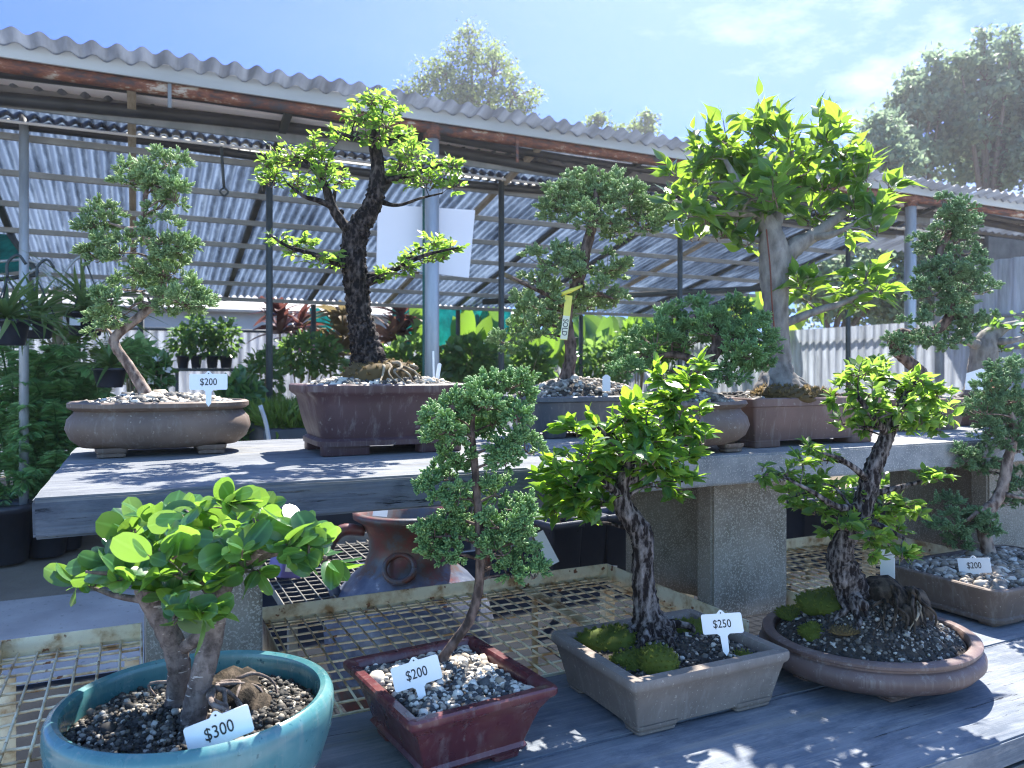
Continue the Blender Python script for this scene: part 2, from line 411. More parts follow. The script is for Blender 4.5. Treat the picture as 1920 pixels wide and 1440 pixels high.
MT['fibro'] = old_sheets(sheetmat('grey_corrugated_eave', (.20, .22, .25), (.36, .39, .44), (.14, .17, .22), .35, .4, st=(5, 1, 1)))
MT['wallsheet'] = sheetmat('clear_corrugated_sheet', (.35, .36, .37), (.62, .64, .66), (.44, .48, .54), .55, .3, st=(6, 6, .6))
MT['shade'] = sheetmat('teal_shade_cloth', (.0, .10, .10), (.01, .22, .21), (.01, .30, .28), .5, .8, st=(3, 3, 3))
MT['darkwall'] = mat('dark_shed_wall', (.06, .058, .058), (.12, .115, .11), 5, .8)
MT['white'] = mat('white_plastic_tag', (.78, .79, .80), (.84, .84, .85), 3, .4)
MT['ink'] = mat('black_print', (.012, .012, .014), (.02, .02, .022), 3, .5)
MT['board'] = mat('pale_panel_board', (.88, .80, .79), (.92, .86, .85), 1.2, .6)
MT['yellow'] = mat('yellow_tape', (.75, .66, .08), (.85, .78, .16), 9, .5)
MT['tapewhite'] = mat('cream_paper', (.72, .70, .52), (.80, .78, .62), 9, .6)
MT['orange'] = mat('orange_card', (.75, .25, .12), (.82, .33, .16), 6, .6)
# pots
MT['pot_brown'] = mat('unglazed_brown_clay', (.115, .085, .07), (.165, .122, .098), 7, .62, 140, .12, .001, rvar=.1, speck=(160, .68, (.30, .25, .2)), stain=.28, spec=0.3)
MT['pot_maroon'] = mat('dark_maroon_clay', (.06, .031, .036), (.09, .046, .05), 6, .5, 120, .1, .001, rvar=.1, speck=(90, .74, (.35, .3, .28)), stain=.28)
MT['pot_dkbrown'] = mat('dark_umber_clay', (.10, .068, .062), (.155, .105, .092), 6, .5, 140, .12, .001, rvar=.1, speck=(140, .7, (.24, .18, .16)), stain=.28, spec=0.35)
MT['pot_slate'] = mat('slate_blue_clay', (.075, .085, .10), (.115, .125, .14), 6, .5, 120, .1, .001, stain=.28)
MT['pot_redbrown'] = mat('red_brown_clay', (.12, .078, .068), (.175, .11, .095), 6, .55, 140, .12, .001, rvar=.1, speck=(140, .7, (.3, .22, .18)), stain=.28, spec=0.3)
MT['pot_teal'] = mat('teal_glazed_ceramic', (.03, .115, .135), (.06, .18, .195), 5, .26, 30, .06, .002, c3=(.13, .27, .27), lo=.3, hi=.7, rvar=.08, speck=(110, .68, (.02, .10, .12)), coat=.3, stain=.22)
MT['pot_red'] = mat('oxblood_glazed_ceramic', (.06, .016, .022), (.105, .026, .03), 9, .3, 60, .08, .001, c3=(.17, .07, .055), lo=.32, hi=.75, rvar=.1, coat=.3, stain=.22)
MT['pot_grey'] = mat('grey_brown_clay', (.165, .137, .12), (.225, .19, .165), 8, .8, 190, .3, .0012, speck=(200, .66, (.33, .29, .25)), stain=.28, spec=0.2)
MT['soil'] = mat('dark_potting_soil', (.018, .014, .011), (.05, .04, .03), 60, .95, 120, 1., .006)
def pebblemat(name, stops):
    m, t, b = nt(name); a = N_(t, 'ShaderNodeAttribute', attribute_name='rnd')
    c = ramp(t, a.outputs['Fac'], stops); f = noise(t, coords(t), 220, 3)
    t.links.new(mixc(t, .4, c, ramp(t, f, [(.3, .5), (.7, 1.)]), 'MULTIPLY'), b.inputs['Base Color']); b.inputs['Roughness'].default_value = .75; b.inputs['Specular IOR Level'].default_value = .25; return m
MT['peb_mix'] = pebblemat('mixed_pebbles', [(0, (.05, .052, .055)), (.38, (.10, .10, .10)), (.5, (.30, .24, .18)), (.72, (.50, .45, .37)), (1, (.70, .66, .58))])
MT['peb_dark'] = pebblemat('dark_grit', [(0, (.02, .02, .02)), (.6, (.06, .055, .05)), (.82, (.17, .15, .125)), (1, (.46, .43, .38))])
MT['peb_grey'] = pebblemat('grey_brown_pebbles', [(0, (.09, .085, .08)), (.45, (.25, .21, .17)), (.8, (.40, .36, .31)), (1, (.58, .55, .5))])
MT['moss'] = leafmat('green_moss', (.06, .09, .012), (.13, .17, .02), (.27, .29, .04), trans=(.4, .48, .04), tf=.35, rough=.9)
MT['drymoss'] = leafmat('dry_golden_moss', (.07, .05, .02), (.20, .13, .05), (.36, .25, .08), trans=(.3, .2, .05), tf=.2, rough=.9)
# bark
MT['bark_black'] = barkmat('craggy_black_bark', (.010, .008, .008), (.12, .095, .085), 70, 1.0, .52, .80, (1, 1, .5))
MT['bark_jun'] = barkmat('flaky_juniper_bark', (.09, .06, .05), (.32, .25, .21), 50, .8)
MT['bark_jundark'] = barkmat('dark_juniper_bark', (.05, .035, .03), (.19, .135, .115), 55, .8)
MT['bark_grey'] = barkmat('smooth_grey_fig_bark', (.10, .09, .082), (.27, .25, .225), 30, .8, .32, .74)
MT['bark_fig'] = barkmat('brown_fig_bark', (.11, .085, .078), (.25, .205, .185), 34, .8, .40, .76)
def lenticels(m, col):
    t = m.node_tree; b = t.nodes['Principled BSDF']; src = b.inputs['Base Color'].links[0].from_socket
    f = noise(t, coords(t, (1, 1, 5.5)), 34, 3, .5); g = noise(t, coords(t), 70, 5, .7)
    c = mixc(t, ramp(t, g, [(.35, .75), (.55, 0.)]), src, (.035, .026, .024)); c = mixc(t, ramp(t, f, [(.655, 0.), (.675, .85)]), c, col)
    t.links.new(c, b.inputs['Base Color']); return m
lenticels(MT['bark_fig'], (.48, .43, .40))
MT['bark_elm'] = barkmat('furrowed_elm_bark', (.014, .010, .010), (.24, .21, .20), 85, 1.0, .50, .78, (1, 1, .30))
MT['bark_rootclump'] = barkmat('dark_root_clump', (.012, .009, .006), (.12, .09, .065), 40, 1.0, .48, .82)
MT['root'] = barkmat('pale_roots', (.10, .075, .05), (.34, .28, .20), 40, .7)
MT['twig'] = mat('brown_twig', (.08, .055, .04), (.17, .12, .09), 60, .8)
# leaves
MT['l_jun'] = leafmat('juniper_foliage', (.04, .12, .045), (.065, .175, .06), (.12, .25, .085), trans=(.42, .62, .22), tf=.40, rough=.5, tipc=(.34, .55, .22), tipw=.72)
MT['l_jun_y'] = leafmat('juniper_foliage_pale', (.07, .14, .055), (.10, .19, .07), (.17, .27, .09), trans=(.46, .64, .30), tf=.42, rough=.5, tipc=(.52, .68, .32), tipw=.78)
MT['l_jun_d'] = leafmat('juniper_foliage_grey', (.065, .14, .06), (.095, .18, .08), (.15, .24, .10), trans=(.34, .52, .28), tf=.42, rough=.5, tipc=(.34, .52, .26), tipw=.7)
MT['l_elm'] = leafmat('fresh_elm_leaves', (.022, .075, .026), (.05, .12, .03), (.13, .21, .04), trans=(.46, .74, .10), tf=.46)
MT['l_serr'] = leafmat('toothed_elm_leaves', (.012, .07, .03), (.028, .11, .032), (.10, .20, .035), trans=(.48, .80, .06), tf=.38, rough=.4, rib=True)
MT['l_ficus'] = leafmat('pointed_fig_leaves', (.012, .055, .030), (.025, .085, .034), (.07, .15, .04), trans=(.46, .74, .07), tf=.38, rough=.28, rib=True)
MT['l_round'] = leafmat('round_fig_leaves', (.010, .060, .034), (.022, .095, .038), (.06, .16, .045), trans=(.40, .72, .08), tf=.33, rough=.26, rib=True, tipc=(.16, .28, .09), tipw=.25)
MT['l_dark'] = leafmat('dark_shrub_leaves', (.035, .10, .055), (.06, .15, .07), (.11, .22, .07), trans=(.35, .6, .12), tf=.35, rough=.25)
MT['l_fern'] = leafmat('fern_fronds', (.03, .11, .06), (.11, .29, .12), (.34, .55, .24), trans=(.6, .9, .35), tf=.5, rough=.45)
MT['l_spider'] = leafmat('spider_plant_leaves', (.04, .09, .03), (.08, .16, .05), (.22, .28, .12), trans=(.3, .45, .12), tf=.4, rough=.35)
MT['l_banana'] = leafmat('banana_leaves', (.03, .10, .02), (.07, .17, .025), (.14, .26, .04), trans=(.45, .65, .05), tf=.5, rough=.35)
MT['l_helic'] = leafmat('upright_paddle_leaves', (.04, .11, .035), (.07, .17, .04), (.12, .24, .05), trans=(.28, .5, .05), tf=.45, rough=.3)
MT['l_red'] = leafmat('dark_red_leaves', (.07, .03, .034), (.11, .045, .045), (.18, .08, .07), trans=(.20, .075, .06), tf=.35, rough=.4)
MT['l_gold'] = leafmat('golden_tan_leaves', (.15, .105, .055), (.24, .175, .09), (.36, .28, .15), trans=(.34, .27, .13), tf=.35, rough=.5)
MT['l_far'] = leafmat('grey_green_tree_leaves', (.055, .09, .04), (.085, .125, .055), (.14, .18, .07), trans=(.34, .46, .16), tf=.45, rough=.6)
MT['l_fardark'] = leafmat('dense_tree_leaves', (.07, .13, .10), (.10, .165, .115), (.20, .23, .11), trans=(.36, .50, .30), tf=.45, rough=.6)
MT['l_grass'] = leafmat('lawn_blades', (.04, .09, .015), (.07, .14, .02), (.13, .2, .035), trans=(.3, .45, .05), tf=.4, rough=.5)
MT['flower_white'] = mat('white_petals', (.75, .72, .68), (.85, .82, .78), 9, .6)
MT['flower_pink'] = mat('pink_petals', (.65, .28, .33), (.78, .4, .44), 9, .6)
MT['flower_orange'] = mat('orange_petals', (.75, .22, .03), (.85, .36, .05), 9, .6)
MT['blackplastic'] = mat('black_nursery_plastic', (.010, .012, .018), (.022, .025, .034), 6, .4)
MT['stem'] = mat('pale_stem', (.16, .13, .08), (.30, .24, .14), 14, .75)
def urnmat():
    m, t, b = nt('rust_red_and_blue_glaze'); c = N_(t, 'ShaderNodeTexCoord')
    f = noise(t, c.outputs['Object'], 8.5, 7, .72); f2 = noise(t, c.outputs['Object'], 26, 4)
    col = ramp(t, f, [(.36, (.06, .07, .095)), (.46, (.08, .075, .075)), (.50, (.085, .05, .04)), (.60, (.13, .032, .028)), (.72, (.22, .11, .07))])
    sx = N_(t, 'ShaderNodeSeparateXYZ'); t.links.new(c.outputs['Object'], sx.inputs[0])
    ad = N_(t, 'ShaderNodeMath', operation='ADD'); ml = N_(t, 'ShaderNodeMath', operation='MULTIPLY'); t.links.new(f, ml.inputs[0]); ml.inputs[1].default_value = .18
    t.links.new(sx.outputs['Z'], ad.inputs[0]); t.links.new(ml.outputs[0], ad.inputs[1])
    blue = ramp(t, f2, [(.35, (.05, .065, .11)), (.62, (.11, .13, .18)), (.72, (.34, .34, .36))])
    k = ramp(t, ad.outputs[0], [(.30, 0.), (.31, 1.), (.645, 1.), (.67, 0.)])
    t.links.new(mixc(t, k, col, blue), b.inputs['Base Color']); b.inputs['Roughness'].default_value = .4; bump(t, b, f2, .2, .004); return m
MT['urn'] = urnmat()
# ------------------------------------------------------------------ bonsai building blocks
ZU, ZL = 1.10, 0.69      # tops of the two display levels

def pot_body(t, m, fn, prof, c, yaw, feet, foot_fn=None, name='pot'):
    mb = MB(); loft(mb, fn, prof, c, yaw); p = mb.build(name, m, t, sharp=42)
    for (fx, fy, sx, sy, h, kind) in feet:
        fb = MB(); q = np.array([[fx, fy, 0]]); q = rot_z(q, yaw)[0] + np.asarray(c)
        if kind == 'cloud':     # scalloped bracket foot
            prof_f = [(-.006, 0), (-.001, .002), (.0, h * .4), (-.002, h * .5), (.001, h * .62), (.003, h * .85), (.004, h + .004)]
        elif kind == 'slab':
            prof_f = [(-.002, 0), (0, .002), (0, h + .004)]
        else:
            prof_f = [(-.003, 0), (0, .003), (.001, h * .5), (.006, h + .004)]
        loft(fb, o_rect(sx, sy, min(sx, sy) * .35, 5, 4), prof_f, q, yaw); fb.build('foot', m, p, sharp=50)
    return p

def in_outline(fn, off, n, smax=1.0):
    P = fn(off); k = len(P); s = np.sqrt(rng.random(n)) * smax; i = rng.random(n) * k
    a = P[i.astype(int) % k]; b = P[(i.astype(int) + 1) % k]; q = a + (b - a) * (i % 1)[:, None]
    return q * s[:, None], s
def soil(t, fn, off, c, yaw, z, dome, pm, n, size, flat=.55, sub=ICO1, bias=1.0, zjit=.003, pw=2.0):
    P = fn(off); k = len(P); rings = [1, .85, .68, .5, .3, .12]; V = []; 
    for s in rings:
        zz = z + dome * (1 - s ** pw) + (rng.uniform(-.004, .004, k) if s < 1 else 0)
        V.append(np.column_stack([P * s, np.full(k, 0) + zz]))
    V = rot_z(np.concatenate(V), yaw); V += [c[0], c[1], 0]
    m = len(rings); i = np.arange(m - 1)[:, None] * k; j = np.arange(k)[None, :]; q = (j + 1) % k
    F = np.stack([i + j, i + q, i + k + q, i + k + j], -1).reshape(-1, 4)
    mb = MB(); mb.add(V, [F, (np.arange(k) + (m - 1) * k)[None, :]]); mb.build('soil', MT['soil'], t)
    q, s = in_outline(fn, off - .004, n, .985)
    z3 = z + dome * (1 - s ** pw) + rng.uniform(-.001, zjit, n)
    pos = rot_z(np.column_stack([q, z3]), yaw) + [c[0], c[1], 0]
    mb = MB(); sz = size * np.exp(rng.normal(0, .32, n))
    V0, F0 = sub; sh = rng.integers(0, 5, n)
    for kx in range(5):     # five pebble shapes
        d = 1 + .30 * np.sin(V0 @ rng.normal(size=(3, 3)) * 2.2).mean(1)
        tv = V0 * d[:, None] * [1, .8, flat]; sel = sh == kx
        a = rng.normal(size=(sel.sum(), 3)); up = np.array([0, 0, 1.]) + rng.normal(0, .28, (sel.sum(), 3))
        cloud(mb, (tv, [F0], np.zeros(len(tv))), pos[sel], a, up, sz[sel])
    mb.build('gravel', pm, t)

def wpath(path, d0):
    P = np.array([W(p[0], p[1], d0 + p[2]) for p in path]); r = np.array([p[3] for p in path]) * d0 / FPX
    return P, r
class Tree:
    def __init__(s, d0, cap=.035): s.d0 = d0; s.cap = cap; s.mb = MB(); s.S = []; s.SR = []
    def limb(s, path, sides=12, per=6, rough=.07):
        P, r = wpath(path, s.d0); Q, rr = tube(s.mb, P, r, sides, per, 0, rough)
        s.S.append(Q); s.SR.append(rr); return s
    def near(s, p, below=True):
        A = np.concatenate(s.S); rr = np.concatenate(s.SR); d = np.linalg.norm(A - p, axis=1) + (np.maximum(0, A[:, 2] - p[2] + .01) * 1.5 if below else 0)
        i = int(d.argmin()); return A[i], rr[i]
    def branch_to(s, c, r1=.0016, sag=.0, k=.45):
        a, ra = s.near(c); d = c - a
        mid = a + d * .5 + UP * (np.linalg.norm(d) * .08 - sag) + rng.normal(0, .06, 3) * np.linalg.norm(d)
        r0 = min(ra * k, max(.0022, s.cap * np.linalg.norm(d) + .0012))
        Q, rr = tube(s.mb, [a, mid, c], [r0, r0 * .7, r1], 6, 5, 0, .05)
        s.S.append(Q); s.SR.append(rr)

def pads_to(t, pads, ddj=.05):
    out = []
    for i, p in enumerate(pads):
        px, py, rx, ry = p[:4]; dd = p[4] if len(p) > 4 else rng.uniform(-ddj, ddj)
        out.append((W(px, py, t.d0 + dd), rx * t.d0 / FPX, ry * t.d0 / FPX))
    return out

def broadleaf(t, pads, tpl, size, dens, nleaf=(5, 8), up=.55, droop=0.0, zr=.85, tw=.0012, fl=MT['l_elm'], ddj=.05, spacing=None, flat=.0, join=True, upfan=0.0, lm=None, nj=.32, smin=.5):
    """leafy twigs filling the pads; returns the foliage MB"""
    LM = lm or MB(); pos = []; LL = []; NN = []; SS = []
    for (c, a, b) in pads_to(t, pads, ddj):
        if join: t.branch_to(c - UP * b * .35)
        z = max(a, b) * zr; n = max(3, int(dens * (a * b) ** .75 * 1000))
        q = rand_dirs(n); rad = rng.uniform(.35, 1.12, n) ** .6
        for k in range(n):
            e = q[k] * rad[k]; end = c + RIGHT * e[0] * a + UP * e[1] * b + FWD * e[2] * z
            s0 = c - UP * b * .35 + (end - c) * rng.uniform(.05, .4); s0 = s0 + rng.normal(0, .12, 3) * a
            mid = (s0 + end) / 2 + UP * np.linalg.norm(end - s0) * rng.uniform(-.05, .2)
            if upfan: end = end + UP * upfan * b * abs(rng.normal())
            tube(t.mb, [s0, mid, end], [tw * 1.4, tw, tw * .45], 4, 3, 1, cap=False)
            m = rng.integers(nleaf[0], nleaf[1] + 1); ts = np.linspace(.22, 1.0, m)
            dirv = (end - mid); dirv /= np.linalg.norm(dirv) + 1e-9
            sd = np.cross(dirv, UP + rng.normal(0, .25, 3)); sd /= np.linalg.norm(sd) + 1e-9
            for ii, tt in enumerate(ts):
                p = (1 - tt) ** 2 * s0 + 2 * tt * (1 - tt) * (mid * 2 - (s0 + end) / 2) + tt * tt * end
                side = sd * (1 if ii % 2 else -1) * (1.0 if ii < m - 1 else .1)
                L = dirv * .7 + side * .9 + UP * (rng.normal(.02, .16) - droop) + rng.normal(0, .15, 3)
                Nn = UP * up + q[k][1] * UP * .1 + rng.normal(0, nj, 3) - FWD * flat
                pos.append(p); LL.append(L); NN.append(Nn); SS.append(size * rng.uniform(smin, 1.15) * (1.0 - .25 * (tt > .9)))
    pos, LL, NN, SS = map(np.array, (pos, LL, NN, SS))
    kk = rng.integers(0, len(tpl), len(pos))
    for i, tp in enumerate(tpl):
        s = kk == i; cloud(LM, tp, pos[s], LL[s], NN[s], SS[s], wid=rng.uniform(.82, 1.12, s.sum()))
    return LM

def juniper(t, pads, size=.016, dens=1.0, clump=.020, tpls=SPRAYS, ddj=.05, zr=.8, shag=.0, per=11):
    LM = MB(); cl = []
    for (c, a, b) in pads_to(t, pads, ddj):
        t.branch_to(c - UP * b * .25)
        z = max(a, b) * zr; n = max(4, int(dens * 2.0 * a * b / clump ** 2 + 3))
        q = rand_dirs(n) * (rng.uniform(.12, 1.0, n) ** .5)[:, None]
        pc = c + q[:, 0:1] * RIGHT * a + q[:, 1:2] * UP * b + q[:, 2:3] * FWD * z
        for k in range(n):
            s0 = c - UP * b * .3 + (pc[k] - c) * .2
            tube(t.mb, [s0, (s0 + pc[k]) / 2 - UP * .004, pc[k]], [.0016, .0012, .0008], 4, 2, 1, cap=False)
            m = rng.integers(per - 3, per + 4); d = rand_dirs(m); d[:, 2] = np.abs(d[:, 2]) * 1.1 - .30
            d = d + UP * .25 + (pc[k] - c) / (np.linalg.norm(pc[k] - c) + 1e-6) * .55
            d /= np.linalg.norm(d, axis=1)[:, None]
            cl.append((pc[k] + d * clump * rng.uniform(.30, .72, (m, 1)), d + rng.normal(0, .25, (m, 3)), np.full(m, rng.uniform(0, 1))))
    pos = np.concatenate([x[0] for x in cl]); L = np.concatenate([x[1] for x in cl]); rb = np.concatenate([x[2] for x in cl])
    k = rng.integers(0, len(tpls), len(pos)); sz = size * rng.uniform(.7, 1.25, len(pos)) * (1 + shag * rng.random(len(pos)))
    rn = np.clip(rb * .6 + rng.random(len(pos)) * .4, 0, 1)
    for i, tp in enumerate(tpls):
        s = k == i; cloud(LM, tp, pos[s], L[s], rng.normal(size=(s.sum(), 3)), sz[s], rnd=rn[s])
    return LM

def moss(parent, c, rx, ry, rz, m, n=700, bl=.006, yaw=0.0, name='moss', lump=.24):
    """a mound of moss: lumpy body with fine tufts all over it"""
    V, F = ICO3; s = V[:, 2] > -.35
    ph = rng.normal(size=(3, 3)) * 3; d = 1 + lump * np.sin(V @ ph).mean(1)
    P = V * d[:, None] * [rx, ry, rz]; mb = MB(); mb.add(rot_z(P, yaw) + np.asarray(c), F, rnd=.2)
    i = rng.integers(0, len(V), n * 2); i = i[V[i, 2] > -.15][:n]
    nd = V[i] / [rx, ry, rz]; nd /= np.linalg.norm(nd, axis=1)[:, None]
    pos = rot_z(P[i] + rng.normal(0, .03, (len(i), 3)) * [rx, ry, rz], yaw) + np.asarray(c)
    blade = (np.array([[-.16, 0, 0], [.16, 0, 0], [0, 0, .2], [0, 1, 0]]), [np.array([[0, 1, 3], [1, 2, 3], [2, 0, 3]])], np.array([0, 0, 0, 1.]))
    cloud(mb, blade, pos, rot_z(nd, yaw) + rng.normal(0, .35, nd.shape), rng.normal(size=nd.shape), bl * rng.uniform(.6, 1.4, len(i)))
    return mb.build(name, m, parent)
def roots(parent, base, tips, r0, m=None, name='root', rise=.012, seg=4):
    for tp in tips:
        mb = MB(); a = np.asarray(base, float); b = np.asarray(tp, float); P = [a]
        for k in range(1, seg):
            u = k / seg; P.append(a + (b - a) * u + rng.normal(0, .09, 3) * np.linalg.norm(b - a) * [1, 1, .2] + UP * rise * math.sin(math.pi * u))
        P.append(b - UP * .006)
        tube(mb, P, np.linspace(r0, r0 * .3, seg + 1), 7, 5, 0, .12); mb.build(name, m or MT['root'], parent)

# ------------------------------------------------------------------ price tags
def text_mesh(s, size, cond=.86):
    cu = bpy.data.curves.new('lettering', 'FONT'); cu.body = s; cu.size = size; cu.align_x = 'CENTER'; cu.align_y = 'CENTER'; cu.resolution_u = 3; cu.offset = size * .006
    o = bpy.data.objects.new('lettering', cu); COL.objects.link(o)
    dg = bpy.context.evaluated_depsgraph_get(); me = bpy.data.meshes.new_from_object(o.evaluated_get(dg))
    V = np.array([v.co[:] for v in me.vertices]); F = [list(p.vertices) for p in me.polygons]
    bpy.data.objects.remove(o); bpy.data.curves.remove(cu); bpy.data.meshes.remove(me)
    V[:, 0] -= (V[:, 0].min() + V[:, 0].max()) / 2; V[:, 1] -= (V[:, 1].min() + V[:, 1].max()) / 2; V[:, 0] *= cond
    return V, F
def arc(cx, cy, r, a0, a1, n=4):
    return [(cx + r * math.cos(R(a)), cy + r * math.sin(R(a))) for a in np.linspace(a0, a1, n)]
def extrude(mb, pts, th, X, mi=0):
    P = np.array(pts); k = len(P)
    V = np.vstack([np.column_stack([P, np.full(k, th)]), np.column_stack([P, np.zeros(k)])])
    V = V @ X[:3, :3].T + X[:3, 3]; i = np.arange(k); j = (i + 1) % k
    mb.add(V, [i[None, :], (i[::-1] + k)[None, :], np.stack([j, i, i + k, j + k], -1)], mi, smooth=False)
def facing(pos, roll=0., yaw=0., lean=0.):
    v = np.array([0, 0, H]) - pos; v[2] = 0; v /= np.linalg.norm(v)
    c, s = math.cos(R(yaw)), math.sin(R(yaw)); z = np.array([v[0] * c - v[1] * s, v[0] * s + v[1] * c, 0])
    z = z * math.cos(R(lean)) + UP * math.sin(R(lean)); x = np.cross(UP, z); x /= np.linalg.norm(x); y = np.cross(z, x)
    c, s = math.cos(R(roll)), math.sin(R(roll)); X = np.eye(4)
    X[:3, 0] = x * c + y * s; X[:3, 1] = -x * s + y * c; X[:3, 2] = z; X[:3, 3] = pos
    return X
def price_tag(px, py, d, txt, label, roll=0, yaw=0, lean=12, w=.073, h=.036, stem=.035):
    pos = W(px, py, d); X = facing(pos, roll, yaw, lean); a, b, r = w / 2, h / 2, .0035
    pts = arc(a - r, -b + r, r, -90, 0) + arc(a - r, b - r, r, 0, 90) + [(.0075, b)] + arc(0, b + .0012, .0048, 25, 155, 6) + [(-.0075, b)]
    pts += arc(-a + r, b - r, r, 90, 180) + arc(-a + r, -b + r, r, 180, 270)
    pts += [(-.011, -b), (-.0065, -b - .004), (-.0055, -b - stem), (.0, -b - stem - .008), (.0055, -b - stem), (.0065, -b - .004), (.011, -b)]
    mb = MB(); extrude(mb, pts, .0014, X)
    th = np.array(arc(0, b + .001, .0013, 0, 330, 10)); hole = np.column_stack([th, np.full(len(th), .0019)])
    mb.add(hole @ X[:3, :3].T + X[:3, 3], [np.arange(len(th))[None, :]], 1, smooth=False)
    if txt:
        V, F = text_mesh(txt, .0205 * w / .073, .80); V = np.column_stack([V[:, 0], V[:, 1] - .001, np.full(len(V), .0020)])
        mb.add(V @ X[:3, :3].T + X[:3, 3], F, 1, smooth=False)
    o = mb.build('price_tag', [MT['white'], MT['ink']], None, origin=pos - X[:3, 1] * (b + stem))
    return tag(o, label, 'price tag', 'price tags in the pots')
GB = 'potted bonsai trees'
def pc(r, d):       # camera (right, depth) to world x, y
    return r * CT + d * ST, -r * ST + d * CT
def base(px, d, z):
    p = W(px, HY, d); return (p[0], p[1], z)

# ---- A: juniper in the brown oval pot, left end of the upper level
def tree_A():
    c = base(303, 1.87, ZU); t = thing('bonsai', 'crooked small juniper bonsai in round-bellied brown oval pot on left end of grey timber slab', 'bonsai', c, GB)
    fn = o_oval(.204, .148, 2.3); B = 'pot_brown'
    prof = [(-.062, .016), (-.032, .020), (-.010, .038), (0, .062), (-.004, .084), (-.017, .098), (-.020, .103), (-.010, .107), (-.004, .112), (-.004, .121), (-.009, .1245), (-.020, .1245), (-.025, .119), (-.026, .106)]
    pot_body(t, MT[B], fn, prof, c, 0, [(-.105, -.085, .030, .018, .018, 'cloud'), (.105, -.085, .030, .018, .018, 'cloud'), (-.105, .085, .030, .018, .018, 'cloud'), (.105, .085, .030, .018, .018, 'cloud')])
    soil(t, fn, -.028, c, 0, ZU + .112, .024, MT['peb_mix'], 1100, .0085)
    T = Tree(1.85)
    T.limb([(275, 752, 0, 13), (268, 728, 0, 11), (240, 683, .0, 9), (216, 648, -.01, 9), (218, 630, -.01, 8.5), (247, 606, 0, 8.5), (284, 574, .01, 8), (304, 547, .02, 7.5), (303, 520, .02, 7), (293, 493, .01, 6.5), (282, 462, 0, 6), (268, 433, 0, 5.5), (270, 393, 0, 5), (275, 355, .01, 4), (284, 325, .01, 2.5)], 12, 6, .08)
    T.limb([(270, 428, 0, 4), (238, 428, -.02, 3.2), (205, 418, -.03, 2.2)], 7, 5)
    T.limb([(288, 572, 0, 4), (262, 567, -.02, 3), (240, 580, -.03, 2.2)], 7, 5)
    pads = [(268, 318, 36, 24), (318, 306, 32, 20), (250, 340, 26, 20), (305, 345, 40, 24), (330, 372, 26, 22), (290, 388, 36, 20), (195, 408, 38, 22), (182, 418, 26, 16), (225, 468, 42, 26), (192, 478, 26, 24), (312, 448, 46, 30), (335, 468, 26, 26), (322, 508, 44, 28), (262, 500, 22, 18), (250, 540, 40, 18), (215, 588, 46, 22), (180, 612, 30, 18), (212, 560, 28, 18), (345, 560, 46, 26), (372, 578, 32, 20), (320, 575, 30, 20)]
    juniper(T, pads, .019, 1.0, .022, SPRAYS_FINE).build('foliage', MT['l_jun_y'], t)
    T.mb.build('trunk', [MT['bark_jun'], MT['twig']], t)

